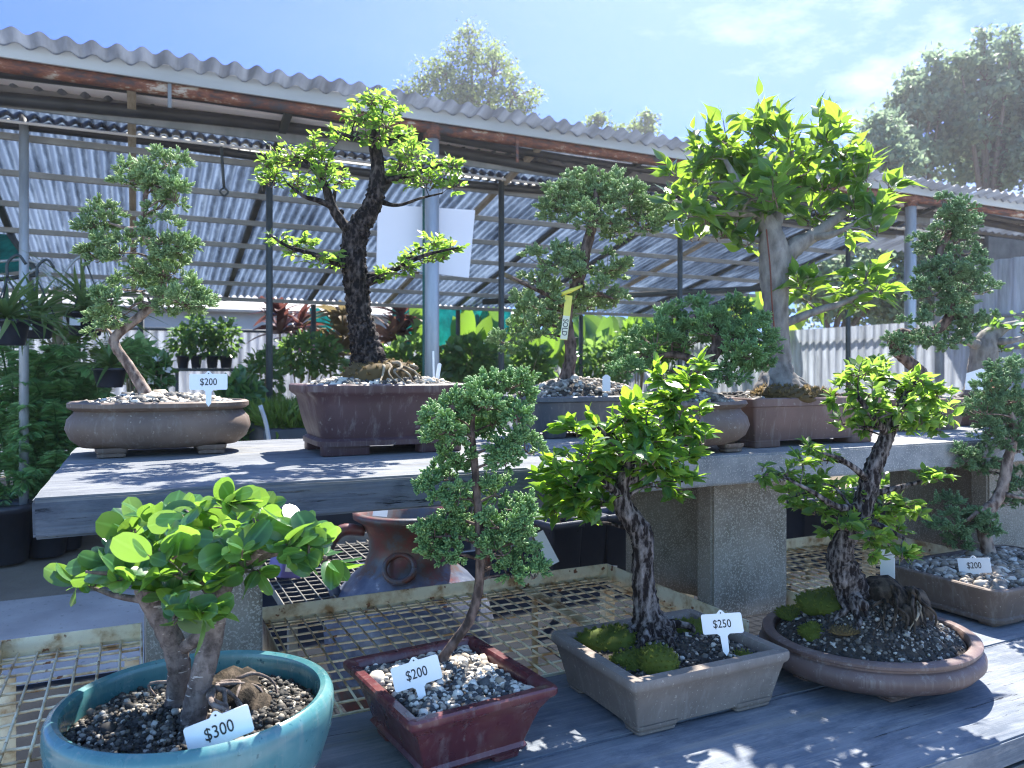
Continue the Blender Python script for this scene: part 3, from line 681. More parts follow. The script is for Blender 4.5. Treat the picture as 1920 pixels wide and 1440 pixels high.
# ---- B: craggy elm in the maroon lobed pot
def tree_B():
    c = base(716, 1.93, ZU); t = thing('bonsai', 'tall elm with thick craggy black trunk and sparse small leaves in dark maroon lobed pot', 'bonsai', c, GB)
    fn = o_lobed(.212, .155, .06)
    prof = [(-.055, .022), (-.034, .022), (-.033, .034), (-.044, .040), (-.036, .060), (-.026, .090), (-.020, .115), (-.014, .135), (-.004, .142), (.001, .148), (.001, .162), (-.003, .165), (-.018, .165), (-.022, .160), (-.024, .145)]
    P = pot_body(t, MT['pot_maroon'], fn, prof, c, 0, [(-.115, -.092, .055, .020, .022, 'slab'), (.115, -.092, .055, .020, .022, 'slab'), (-.115, .092, .055, .020, .022, 'slab'), (.115, .092, .055, .020, .022, 'slab')])
    soil(t, fn, -.026, c, 0, ZU + .154, .028, MT['peb_mix'], 1300, .0075)
    T = Tree(1.92)
    T.limb([(700, 722, 0, 46), (694, 694, 0, 36), (690, 668, 0, 31), (684, 640, 0, 26), (678, 610, 0, 23), (672, 570, 0, 22), (667, 520, 0, 22), (662, 470, 0, 23), (672, 428, 0, 22), (692, 398, 0, 18), (705, 362, 0, 15), (708, 310, .01, 12.5), (703, 268, 0, 11), (706, 230, 0, 8), (700, 196, 0, 4.5), (694, 178, 0, 2)], 20, 8, .14)
    T.limb([(668, 440, 0, 12), (642, 418, -.02, 10), (622, 385, -.03, 8.5), (608, 345, -.04, 7), (590, 318, -.05, 5), (570, 300, -.05, 3)], 10, 6, .10)
    T.limb([(624, 388, -.03, 6), (597, 376, -.06, 5), (570, 368, -.07, 3.5), (540, 345, -.08, 2)], 8, 5, .1)
    T.limb([(664, 498, 0, 8), (625, 492, -.03, 6), (578, 474, -.05, 4.5), (540, 462, -.06, 3), (505, 440, -.06, 1.6)], 8, 5, .1)
    T.limb([(686, 532, 0, 8), (722, 516, -.03, 6.5), (765, 492, -.05, 5), (805, 476, -.05, 3.5), (860, 464, -.04, 1.6)], 8, 5, .1)
    T.limb([(688, 520, .0, 7), (735, 505, .05, 5), (780, 470, .08, 3), (815, 455, .08, 1.6)], 8, 5, .1)
    T.limb([(710, 342, .01, 8), (752, 332, .03, 6), (800, 318, .05, 4.5), (840, 305, .05, 2.5)], 8, 5, .1)
    T.limb([(706, 376, 0, 6), (745, 385, .04, 3.5), (788, 372, .05, 2.5), (830, 362, .05, 1.5)], 7, 5, .1)
    T.limb([(708, 272, 0, 7), (742, 255, .03, 5), (775, 262, .05, 3)], 8, 5, .1)
    T.limb([(704, 268, 0, 7), (672, 262, -.04, 5), (640, 250, -.06, 3)], 8, 5, .1)
    T.limb([(640, 398, .0, 6), (625, 400, .08, 5), (630, 340, .14, 3)], 8, 5, .1)
    pads = [(545, 288, 48, 26), (582, 275, 40, 26), (510, 335, 40, 24), (560, 338, 48, 26), (605, 340, 42, 30), (600, 300, 36, 26), (498, 302, 18, 24),
            (690, 186, 42, 20), (720, 192, 32, 18), (668, 215, 44, 24), (640, 248, 38, 24), (725, 232, 44, 26), (765, 262, 40, 24), (700, 255, 40, 18), (760, 300, 48, 24), (815, 296, 44, 24), (850, 305, 26, 22), (800, 338, 54, 26), (745, 322, 34, 20), (850, 345, 26, 16), (770, 285, 40, 24),
            (555, 462, 44, 18), (600, 482, 46, 18), (640, 490, 30, 14), (522, 446, 26, 15), (575, 448, 30, 14), (800, 478, 52, 20), (845, 462, 30, 18), (755, 500, 38, 16), (815, 450, 34, 16), (720, 512, 26, 14), (830, 480, 30, 14), (640, 330, 30, 25, .12), (740, 215, 34, 20, .1)]
    broadleaf(T, pads, LEAF_ELM, .0215, 2.1, (4, 8), fl=None, tw=.0011, ddj=.07).build('foliage', MT['l_elm'], t)
    # flaking bark plates
    A = T.S[0]; rr = T.SR[0]; n = 520; i = rng.integers(8, len(A) * 7 // 10, n); d = rand_dirs(n); d[:, 2] *= .2; d /= np.linalg.norm(d, axis=1)[:, None]
    V0, F0 = ICO1; cloud(T.mb, (V0 * [.8, 1.0, .5], [F0], np.zeros(len(V0))), A[i] + d * (rr[i] * 1.0)[:, None], rng.normal(size=(n, 3)) + UP * .8, d, rng.uniform(.003, .0085, n))
    T.mb.build('trunk', [MT['bark_black'], MT['twig']], t)
    b = W(706, 682, 1.90); zt = ZU + .168
    moss(t, (b[0] + .01, b[1] - .005, zt + .004),   .088, .062, .052, MT['drymoss'], 1500, .006, name='moss')
    roots(t, b + [0.02, 0, -.005], [(*base(x, d, 0)[:2], zt + .006) for x, d in ((640, 1.88), (672, 1.82), (712, 1.80), (742, 1.82), (775, 1.86), (800, 1.93), (760, 1.80), (788, 1.88))], .0058, rise=.014)
# ---- C: juniper with the yellow sold strip, slate pot at the back
def tree_C():
    c = base(1085, 2.40, ZU); t = thing('bonsai', 'juniper bonsai with full rounded crown in slate blue pot behind, yellow strip on its trunk', 'bonsai', c, GB)
    fn = o_rect(.215, .13, .05)
    prof = [(-.045, .018), (-.030, .018), (-.022, .04), (-.014, .09), (-.010, .104), (0, .108), (.0, .120), (-.004, .1225), (-.015, .1225), (-.018, .112)]
    pot_body(t, MT['pot_slate'], fn, prof, c, 0, [(-.13, -.08, .03, .018, .02, 'plain'), (.13, -.08, .03, .018, .02, 'plain'), (-.13, .08, .03, .018, .02, 'plain'), (.13, .08, .03, .018, .02, 'plain')])
    soil(t, fn, -.02, c, 0, ZU + .116, .055, MT['peb_grey'], 900, .008)
    T = Tree(2.40)
    T.limb([(1058, 722, 0, 15), (1063, 702, 0, 13), (1070, 670, 0, 11.5), (1068, 635, 0, 10.5), (1063, 600, 0, 10), (1068, 565, 0, 10), (1082, 530, 0, 11), (1093, 500, 0, 10), (1098, 470, 0, 10), (1106, 440, 0, 9.5), (1114, 412, 0, 9), (1120, 385, 0, 6), (1115, 355, 0, 3)], 12, 6, .09)
    T.limb([(1066, 585, 0, 7), (1040, 560, -.05, 5), (1000, 540, -.08, 4), (960, 520, -.08, 2)], 8, 5)
    T.limb([(1112, 420, 0, 7), (1150, 415, .02, 5.5), (1200, 405, .03, 4), (1240, 400, .04, 2)], 8, 5)
    T.limb([(1085, 530, 0, 5), (1120, 548, -.03, 3.5), (1150, 560, -.04, 2)], 7, 5)
    pads = [(1052, 380, 44, 32), (1040, 405, 30, 20), (1095, 348, 44, 30), (1130, 352, 40, 26), (1085, 378, 46, 30), (1142, 388, 52, 34), (1185, 385, 46, 30), (1200, 412, 48, 32), (1245, 400, 38, 28), (1265, 412, 22, 18), (1165, 430, 44, 24), (1105, 410, 44, 24), (1150, 345, 24, 20), (1178, 360, 26, 18),
            (1030, 492, 46, 26), (1000, 520, 26, 18), (1060, 475, 34, 22), (1072, 510, 26, 20), (1140, 500, 36, 20), (1158, 515, 20, 15), (1130, 548, 44, 22), (1105, 572, 28, 16), (1150, 570, 26, 16), (1010, 570, 46, 28), (1040, 590, 34, 26), (985, 605, 44, 28), (955, 635, 32, 26), (1015, 620, 34, 22), (1055, 555, 26, 24), (1085, 560, 18, 20), (1130, 370, 60, 30, .12), (1020, 590, 40, 26, .1)]
    juniper(T, pads, .021, 1.0, .027, SPRAYS, .08).build('foliage', MT['l_jun_y'], t)
    T.mb.build('trunk', [MT['bark_jundark'], MT['twig']], t)
# ---- D: low cascading juniper
def tree_D():
    c = base(1285, 1.90, ZU); t = thing('bonsai', 'low spreading juniper bonsai in olive brown oval pot behind bright toothed elm', 'bonsai', c, GB)
    fn = o_oval(.165, .125, 2.2)
    prof = [(-.062, .016), (-.034, .020), (-.010, .040), (0, .064), (-.006, .085), (-.020, .100), (-.022, .105), (-.010, .110), (-.005, .116), (-.008, .123), (-.020, .123), (-.025, .117), (-.026, .106)]
    pot_body(t, MT['pot_brown'], fn, prof, c, 0, [(-.08, -.07, .026, .016, .018, 'cloud'), (.08, -.07, .026, .016, .018, 'cloud'), (-.08, .07, .026, .016, .018, 'cloud'), (.08, .07, .026, .016, .018, 'cloud')])
    soil(t, fn, -.028, c, 0, ZU + .112, .03, MT['peb_grey'], 600, .0085)
    T = Tree(1.90)
    T.limb([(1290, 742, 0, 16), (1300, 712, 0, 15), (1325, 680, -.01, 14), (1345, 650, -.01, 12), (1340, 618, 0, 9), (1310, 595, 0, 7), (1280, 600, 0, 4)], 12, 6, .1)
    T.limb([(1320, 685, 0, 9), (1270, 665, .03, 7), (1220, 670, .04, 4)], 9, 5)
    T.limb([(1342, 648, 0, 9), (1385, 640, -.03, 6), (1425, 655, -.03, 3)], 9, 5)
    pads = [(1335, 580, 50, 24), (1370, 590, 44, 26), (1300, 592, 40, 24), (1262, 608, 44, 26), (1230, 640, 44, 26), (1195, 668, 40, 24), (1175, 690, 26, 18), (1285, 640, 46, 24), (1330, 620, 48, 24), (1390, 625, 50, 28), (1425, 640, 36, 30), (1440, 672, 28, 26), (1395, 660, 40, 26), (1360, 700, 34, 24), (1385, 705, 28, 20), (1240, 690, 40, 18), (1345, 640, 36, 20, .1), (1410, 610, 30, 22, .08), (1270, 660, 44, 24, .12)]
    juniper(T, pads, .019, 1.0, .023, SPRAYS_FINE, .06).build('foliage', MT['l_jun'], t)
    T.mb.build('trunk', [MT['bark_jundark'], MT['twig']], t)
# ---- E: big pointed-leaf fig
def tree_E():
    c = (1.625, 1.63, ZU); t = thing('bonsai', 'large fig bonsai with smooth grey trunk and long pointed leaves in rectangular red-brown pot', 'bonsai', c, GB)
    fn = o_rect(.232, .152, .012)
    prof = [(-.022, .0), (-.016, .0), (-.014, .012), (-.018, .018), (-.016, .022), (-.006, .095), (-.004, .104), (.0, .106), (.001, .124), (-.002, .127), (-.014, .127), (-.017, .118)]
    pot_body(t, MT['pot_redbrown'], fn, [(o, max(z, .016) if k < 3 else z) for k, (o, z) in enumerate(prof)], c, 0, [(-.17, -.105, .045, .032, .016, 'slab'), (.17, -.105, .045, .032, .016, 'slab'), (-.17, .105, .045, .032, .016, 'slab'), (.17, .105, .045, .032, .016, 'slab')])
    soil(t, fn, -.019, c, 0, ZU + .116, .02, MT['peb_dark'], 600, .008)
    d = 2.17
    T = Tree(d, .065)
    T.limb([(1460, 735, 0, 50), (1460, 706, 0, 34), (1463, 680, 0, 20), (1462, 650, 0, 18.5), (1458, 615, 0, 20), (1455, 570, 0, 23), (1452, 520, 0, 27), (1452, 480, 0, 28), (1448, 452, 0, 25), (1438, 420, .0, 18), (1415, 385, .0, 13), (1385, 345, 0, 8), (1360, 300, 0, 4)], 18, 7, .05)
    T.limb([(1460, 490, .01, 20), (1492, 462, .01, 18), (1530, 438, .02, 12), (1575, 405, .03, 8), (1610, 370, .03, 5)], 12, 6, .05)
    T.limb([(1446, 440, .0, 16), (1462, 390, .04, 11), (1478, 330, .06, 7), (1485, 280, .06, 4)], 12, 6, .05)
    T.limb([(1425, 400, .0, 9), (1380, 400, -.05, 7), (1335, 400, -.08, 4)], 9, 5)
    T.limb([(1474, 605, 0, 9), (1500, 595, -.01, 8), (1540, 580, -.02, 7), (1580, 568, -.02, 5.5), (1620, 548, -.02, 3)], 9, 6, .06)
    T.limb([(1520, 445, .02, 8), (1560, 440, -.04, 6), (1600, 420, -.06, 3)], 9, 5)
    pads = [(1320, 290, 52, 38), (1365, 262, 50, 40), (1410, 250, 52, 40), (1470, 245, 54, 40), (1530, 258, 50, 40), (1575, 285, 46, 40), (1615, 330, 40, 42), (1290, 340, 44, 38), (1340, 345, 56, 40), (1400, 320, 60, 44), (1470, 320, 60, 44), (1545, 335, 56, 44), (1600, 390, 44, 36), (1320, 400, 50, 34), (1380, 400, 56, 36), (1450, 390, 56, 32), (1530, 395, 52, 36), (1640, 390, 32, 28), (1290, 395, 30, 28), (1400, 300, 60, 50, .14), (1500, 310, 70, 50, .16), (1440, 360, 70, 40, -.12), (1350, 440, 34, 20), (1580, 430, 30, 22), (1560, 250, 30, 30), (1300, 440, 26, 22), (1400, 455, 26, 16), (1640, 430, 26, 22), (1265, 320, 22, 26), (1670, 345, 18, 22), (1530, 440, 26, 16), (1260, 370, 20, 20)]
    L1 = broadleaf(T, pads, LEAF_FICUS, .080, .52, (4, 7), .35, -.12, .8, .0016, None, .10, upfan=.3)
    L2 = [(1505, 530, 30, 30), (1515, 560, 26, 22), (1575, 540, 36, 26), (1620, 520, 38, 28), (1640, 545, 30, 26), (1605, 570, 30, 22)]
    broadleaf(T, L2, LEAF_FICUS, .082, .5, (5, 7), .35, .0, .8, .0016, None, .05, lm=L1)
    L1.build('foliage', MT['l_ficus'], t)
    T.mb.build('trunk', [MT['bark_grey'], MT['twig']], t)
    wb = MB(); tube(wb, [W(1437, 430, d - .045), W(1444, 500, d - .045), W(1447, 560, d - .04), W(1452, 620, d - .034)], .0022, 5, 4); wb.build('wire', mat('red_brown_wire', (.10, .025, .015), (.16, .04, .02), 20, .5), t)
    b = W(1463, 690, d); z = ZU + .135
    roots(t, b, [(*base(x, dd, 0)[:2], z - .008) for x, dd in ((1425, 2.10), (1405, 2.18), (1445, 2.02), (1520, 2.12), (1540, 2.2), (1490, 2.3))], .014, MT['bark_grey'], rise=.0)
    moss(t, (*base(1480, 2.08, 0)[:2], ZU + .128), .115, .075, .026, MT['drymoss'], 1500, .009)
    moss(t, (*base(1520, 2.16, 0)[:2], ZU + .124), .07, .06, .024, MT['drymoss'], 700, .009)
# ---- F: slim juniper at the right end of the upper level
def tree_F():
    c = (2.38, 1.80, ZU); t = thing('bonsai', 'tall slim juniper bonsai with hooked lower trunk behind small elm, right end of upper level', 'bonsai', c, GB)
    fn = o_rect(.17, .12, .02)
    prof = [(-.04, 0.004), (-.03, 0), (-.02, .02), (-.008, .085), (-.002, .09), (.0, .104), (-.004, .107), (-.015, .107), (-.018, .098)]
    pot_body(t, MT['pot_brown'], fn, prof, c, 0, [(-.1, -.07, .03, .02, .006, 'slab'), (.1, -.07, .03, .02, .006, 'slab')])
    soil(t, fn, -.02, c, 0, ZU + .095, .02, MT['peb_grey'], 400, .009)
    T = Tree(2.62)
    T.limb([(1738, 735, 0, 14), (1728, 702, 0, 12), (1705, 680, 0, 11), (1684, 660, 0, 11), (1676, 640, 0, 11), (1690, 625, 0, 10), (1725, 632, .02, 9), (1762, 615, .03, 9), (1785, 580, .02, 8), (1780, 540, .02, 7.5), (1765, 500, .02, 7), (1762, 470, .02, 7), (1778, 440, .02, 6), (1795, 410, .02, 5), (1805, 385, .02, 3)], 12, 6, .09)
    pads = [(1800, 388, 30, 22), (1775, 395, 28, 20), (1810, 425, 32, 20), (1770, 430, 34, 20), (1750, 460, 34, 24), (1795, 470, 40, 24), (1820, 500, 34, 24), (1780, 510, 44, 26), (1740, 520, 32, 24), (1750, 548, 40, 22), (1800, 545, 50, 26), (1840, 545, 26, 20), (1780, 580, 44, 22), (1820, 585, 40, 24), (1815, 620, 40, 22), (1780, 640, 36, 18), (1700, 630, 26, 18), (1725, 612, 30, 16), (1740, 640, 26, 14), (1690, 648, 22, 18), (1790, 450, 30, 24, .12), (1790, 560, 40, 26, .12)]
    juniper(T, pads, .022, 1.0, .028, SPRAYS_LOW, .07).build('foliage', MT['l_jun_d'], t)
    T.mb.build('trunk', [MT['bark_jundark'], MT['twig']], t)
# ---- L: stubby fig at far right
def tree_L():
    c = (2.86, 1.80, ZU); t = thing('bonsai', 'stubby pale-trunked fig bonsai with tiny round leaves, orange-edged card at its foot', 'bonsai', c, GB)
    fn = o_rect(.18, .13, .02)
    prof = [(-.04, 0.004), (-.03, 0), (-.02, .02), (-.008, .078), (-.002, .083), (.0, .098), (-.004, .101), (-.015, .101), (-.018, .09)]
    pot_body(t, MT['pot_redbrown'], fn, prof, c, 0, [(-.1, -.07, .03, .02, .006, 'slab'), (.1, -.07, .03, .02, .006, 'slab')])
    soil(t, fn, -.02, c, 0, ZU + .088, .02, MT['peb_grey'], 400, .009)
    T = Tree(2.84)
    T.limb([(1840, 745, 0, 34), (1842, 712, 0, 27), (1843, 680, 0, 24), (1846, 652, 0, 23), (1856, 632, 0, 18), (1880, 615, 0, 10), (1910, 605, 0, 5)], 14, 6, .06)
    T.limb([(1840, 650, 0, 12), (1815, 640, -.03, 8), (1795, 640, -.04, 4)], 9, 5)
    T.limb([(1862, 640, 0, 9), (1890, 640, -.05, 6), (1925, 632, -.06, 4)], 9, 5)
    pads = [(1880, 605, 30, 18), (1912, 615, 26, 22), (1850, 615, 26, 16), (1820, 628, 24, 14), (1892, 640, 30, 14), (1930, 600, 30, 26), (1875, 655, 20, 12), (1940, 640, 30, 22), (1868, 690, 10, 10)]
    broadleaf(T, pads, LEAF_TINYROUND, .032, .6, (3, 5), .4, tw=.0013, fl=None).build('foliage', MT['l_round'], t)
    T.mb.build('trunk', [MT['bark_grey'], MT['twig']], t)
# ---- G: round-leaf fig in the teal bowl
def tree_G():
    c = base(369, 1.055, ZL); t = thing('bonsai', 'round-leaved fig bonsai with forked trunk in glazed teal bowl', 'bonsai', c, GB)
    fn = o_oval(.183, .178, 2.0, 96)
    prof = [(-.085, .0), (-.070, .004), (-.042, .030), (-.016, .070), (-.004, .108), (0, .135), (-.001, .152), (-.005, .160), (-.012, .163), (-.019, .160), (-.022, .153), (-.021, .14), (-.024, .11)]
    pot_body(t, MT['pot_teal'], fn, prof, c, 0, [])
    soil(t, fn, -.022, c, 0, ZL + .128, .012, MT['peb_dark'], 3600, .0040, .7, ICO1, zjit=.005)
    d = 1.04; T = Tree(d)
    T.limb([(362, 1372, -.02, 26), (364, 1342, -.02, 23), (372, 1295, -.015, 21), (386, 1240, -.01, 21), (398, 1190, 0, 21), (404, 1145, 0, 20), (412, 1110, 0, 20), (432, 1080, .01, 17), (462, 1055, .02, 13), (500, 1040, .02, 8), (545, 1035, .02, 4)], 18, 7, .035)
    T.limb([(333, 1345, .03, 26), (334, 1300, .03, 22), (336, 1255, .02, 21), (328, 1215, .02, 22), (308, 1172, .01, 20), (288, 1140, .01, 18), (270, 1112, 0, 17), (258, 1098, 0, 8)], 16, 7, .06)
    T.limb([(345, 1215, .01, 12), (372, 1195, .0, 14), (395, 1175, .0, 14)], 12, 5, .05)
    T.limb([(405, 1130, 0, 12), (375, 1080, .0, 8), (340, 1040, .0, 6), (310, 1000, 0, 3.5)], 10, 5, .06)
    T.limb([(415, 1105, 0, 11), (420, 1050, .03, 8), (415, 1000, .04, 5), (400, 960, .05, 3)], 10, 5, .06)
    T.limb([(290, 1140, .01, 8), (262, 1090, -.03, 6), (225, 1078, -.05, 4.5), (160, 1072, -.07, 2.5)], 9, 5, .06)
    T.limb([(455, 1060, .02, 8), (500, 1030, -.03, 6), (560, 1035, -.05, 4.5), (612, 1045, -.06, 2.5)], 9, 5, .06)
    T.limb([(445, 1070, .02, 8), (470, 1010, .05, 6), (500, 975, .06, 4)], 9, 5, .06)
    pads = [(300, 968, 48, 28), (255, 1000, 46, 30), (360, 955, 50, 26), (420, 945, 40, 22), (475, 962, 44, 26), (520, 985, 42, 26), (565, 1000, 34, 26), (330, 1010, 56, 34), (405, 995, 54, 34), (470, 1010, 50, 28), (215, 1045, 48, 30), (280, 1050, 50, 32), (345, 1065, 50, 34), (185, 1068, 30, 20), (580, 1030, 34, 24), (612, 1042, 16, 16), (535, 1035, 34, 22), (150, 1088, 18, 12), (235, 1085, 38, 18), (318, 1120, 28, 18), (385, 1100, 30, 24), (325, 1158, 24, 12, -.08), (375, 1150, 28, 12, -.08), (480, 1065, 24, 16), (330, 985, 56, 34, .12), (440, 985, 56, 34, .12), (250, 1035, 46, 34, .10), (535, 1010, 46, 30, .10), (300, 1025, 54, 34, -.1), (440, 1035, 40, 24, -.08)]
    broadleaf(T, pads, LEAF_ROUND, .0455, .78, (4, 7), .42, .0, .8, .0014, None, .07, flat=.22).build('foliage', MT['l_round'], t)
    T.mb.build('trunk', [MT['bark_fig'], MT['twig']], t)
    zt = ZL + .14; b = W(430, 1262, 1.09)
    V, F = ICO3; ph = rng.normal(size=(3, 3)) * 3.4; dd = 1 + .20 * np.sin(V @ ph).mean(1) + .12 * np.sin(V @ (ph * 2.6)).mean(1); mb = MB(); cm = np.array([*base(434, 1.10, 0)[:2], ZL + .128])
    mb.add(V * dd[:, None] * [.048, .056, .044] + cm, F); mb.add(V * dd[::-1][:, None] * [.034, .04, .030] + cm + RIGHT * .032 - FWD * .02 - UP * .006, F); mb.build('root_mound', MT['bark_rootclump'], t)
    roots(t, cm - RIGHT * .02 + UP * .03, [cm + RIGHT * .06 - FWD * .03 + UP * .004, cm + RIGHT * .05 - FWD * .06 + UP * .004, cm - FWD * .075 + UP * .006, cm + RIGHT * .07 + UP * .004], .004, MT['bark_fig'], rise=.022)
    roots(t, W(400, 1290, 1.03), [(*base(x, dd, 0)[:2], zt) for x, dd in ((455, .99), (470, 1.04), (440, .97), (300, 1.10), (420, .94))], .0042, MT['bark_fig'], rise=.012)
# ---- H: slender juniper in the square oxblood pot
def tree_H():
    x, y = pc(-.107, 1.252); c = (x, y, ZL); t = thing('bonsai', 'slender juniper bonsai with thin bent trunk in square oxblood red pot', 'bonsai', c, GB)
    fn = o_rect(.126, .142, .010); yaw = R(5.5)
    prof = [(-.046, .014), (-.040, .014), (-.036, .020), (-.040, .026), (-.032, .050), (-.022, .078), (-.010, .096), (-.002, .102), (0, .106), (0, .113), (-.003, .116), (-.016, .116), (-.021, .111), (-.023, .10)]
    pot_body(t, MT['pot_red'], fn, prof, c, yaw, [(x, y, .024, .024, .016, 'cloud') for x in (-.058, .058) for y in (-.074, .074)])
    soil(t, fn, -.025, c, yaw, ZL + .101, .012, MT['peb_mix'], 2300, .0047, .7, ICO2)
    d = 1.30; T = Tree(d)
    T.limb([(822, 1258, .0, 10), (835, 1228, .0, 9.5), (856, 1198, 0, 9), (878, 1168, 0, 9), (892, 1130, 0, 9), (899, 1090, 0, 9), (900, 1040, 0, 8.5), (898, 985, 0, 8), (894, 925, 0, 7.5), (890, 870, 0, 7), (886, 820, 0, 5.5), (888, 775, 0, 4), (900, 740, 0, 2)], 12, 6, .06)
    pads = [(915, 728, 34, 22), (955, 722, 38, 20), (975, 735, 22, 18), (905, 757, 36, 20), (955, 765, 36, 24), (890, 760, 26, 20), (968, 775, 20, 18), (838, 765, 32, 20), (810, 785, 30, 22), (840, 800, 42, 24), (800, 815, 22, 15), (870, 820, 34, 26), (925, 790, 34, 20), (958, 838, 34, 18), (985, 842, 24, 18), (945, 862, 30, 18), (860, 855, 28, 20), (845, 895, 34, 24), (815, 920, 28, 24), (862, 930, 24, 20), (835, 965, 32, 26), (815, 1000, 26, 26), (850, 1000, 30, 26), (825, 1030, 24, 20), (860, 1040, 26, 18), (935, 925, 28, 20), (960, 950, 32, 22), (985, 975, 20, 24), (945, 985, 36, 26), (975, 1010, 28, 24), (945, 1035, 34, 24), (980, 1050, 26, 20), (1000, 1080, 16, 14), (955, 1072, 28, 18), (920, 1005, 22, 24), (880, 960, 22, 26, .05), (910, 800, 30, 26, .06), (850, 980, 30, 30, .07), (950, 1000, 34, 34, .07)]
    juniper(T, pads, .0165, .95, .0195, SPRAYS, .045).build('foliage', MT['l_jun'], t)
    T.mb.build('trunk', [MT['bark_jundark'], MT['twig']], t)
# ---- I: toothed-leaf elm in the grey rectangular pot
def tree_I():
    x, y = pc(.2875, 1.44); c = (x, y, ZL); t = thing('bonsai', 'bright green elm bonsai with toothed leaves and mossy base in grey-brown rectangular pot', 'bonsai', c, GB)
    fn = o_rect(.172, .142, .014)
    prof = [(-.030, .012), (-.026, .012), (-.022, .03), (-.014, .060), (-.008, .080), (-.002, .085), (.0, .09), (.0, .099), (-.002, .102), (-.022, .102), (-.026, .097), (-.028, .086)]
    pot_body(t, MT['pot_grey'], fn, prof, c, 0, [(x, y, .040, .022, .014, 'cloud') for x in (-.105, .105) for y in (-.094, .094)])
    soil(t, fn, -.030, c, 0, ZL + .085, .016, MT['peb_dark'], 2600, .0040, .7)
    d = 1.47; T = Tree(d)
    T.limb([(1222, 1198, 0, 46), (1218, 1172, 0, 34), (1213, 1145, 0, 26), (1208, 1110, 0, 22), (1205, 1070, 0, 20), (1205, 1030, 0, 20), (1202, 1000, 0, 21), (1185, 975, 0, 20), (1168, 948, 0, 18), (1166, 915, 0, 14), (1176, 880, 0, 11), (1195, 845, 0, 8), (1215, 810, 0, 5)], 18, 7, .10)
    T.limb([(1168, 935, 0, 9), (1130, 905, -.04, 7), (1085, 890, -.06, 4)], 9, 5, .1)
    T.limb([(1172, 905, 0, 8), (1215, 890, .03, 6), (1265, 880, .04, 4)], 9, 5, .1)
    T.limb([(1180, 875, 0, 7), (1150, 830, -.04, 5), (1120, 800, -.05, 3)], 9, 5, .1)
    pads = [(1170, 775, 48, 32), (1215, 760, 46, 32), (1260, 745, 40, 36), (1295, 720, 22, 36), (1120, 800, 46, 30), (1075, 805, 36, 24), (1160, 830, 50, 34), (1220, 815, 50, 34), (1275, 800, 42, 34), (1310, 780, 26, 26), (1090, 850, 46, 32), (1050, 880, 36, 28), (1130, 880, 44, 30), (1060, 920, 42, 30), (1020, 905, 24, 22), (1095, 945, 40, 26), (1050, 965, 32, 24), (1130, 935, 34, 22), (1240, 870, 44, 30), (1285, 850, 38, 28), (1230, 905, 36, 22), (1280, 895, 30, 22), (1190, 880, 36, 26), (1320, 825, 22, 20), (1110, 975, 26, 16), (1265, 930, 26, 12), (1170, 800, 60, 40, .12), (1100, 880, 50, 40, .12), (1240, 820, 50, 40, .12), (1200, 850, 50, 36, -.1), (1080, 900, 46, 34, -.08), (1245, 700, 14, 22), (1310, 690, 10, 20)]
    broadleaf(T, pads, LEAF_SERR, .039, 1.15, (8, 12), .6, .12, .8, .0012, None, .07, upfan=.18, nj=.26).build('foliage', MT['l_serr'], t)
    T.mb.build('trunk', [MT['bark_elm'], MT['twig']], t)
    b = W(1218, 1172, d); z = ZL + .098
    roots(t, b, [(*base(x2, dd, 0)[:2], z) for x2, dd in ((1275, 1.46), (1255, 1.40), (1170, 1.44), (1210, 1.37), (1300, 1.50))], .013, MT['bark_elm'], rise=.006)
    moss(t, (*base(1232, 1.325, 0)[:2], ZL + .098), .034, .030, .034, MT['moss'], 1500, .0045)
    moss(t, (*base(1150, 1.46, 0)[:2], ZL + .090), .060, .052, .030, MT['moss'], 1500, .0055)
    moss(t, (*base(1195, 1.36, 0)[:2], ZL + .092), .042, .036, .016, MT['moss'], 900, .005)
    moss(t, (*base(1290, 1.53, 0)[:2], ZL + .092), .060, .040, .016, MT['moss'], 900, .005)
    moss(t, (*base(1392, 1.40, 0)[:2], ZL + .086), .022, .018, .010, MT['moss'], 300, .005)
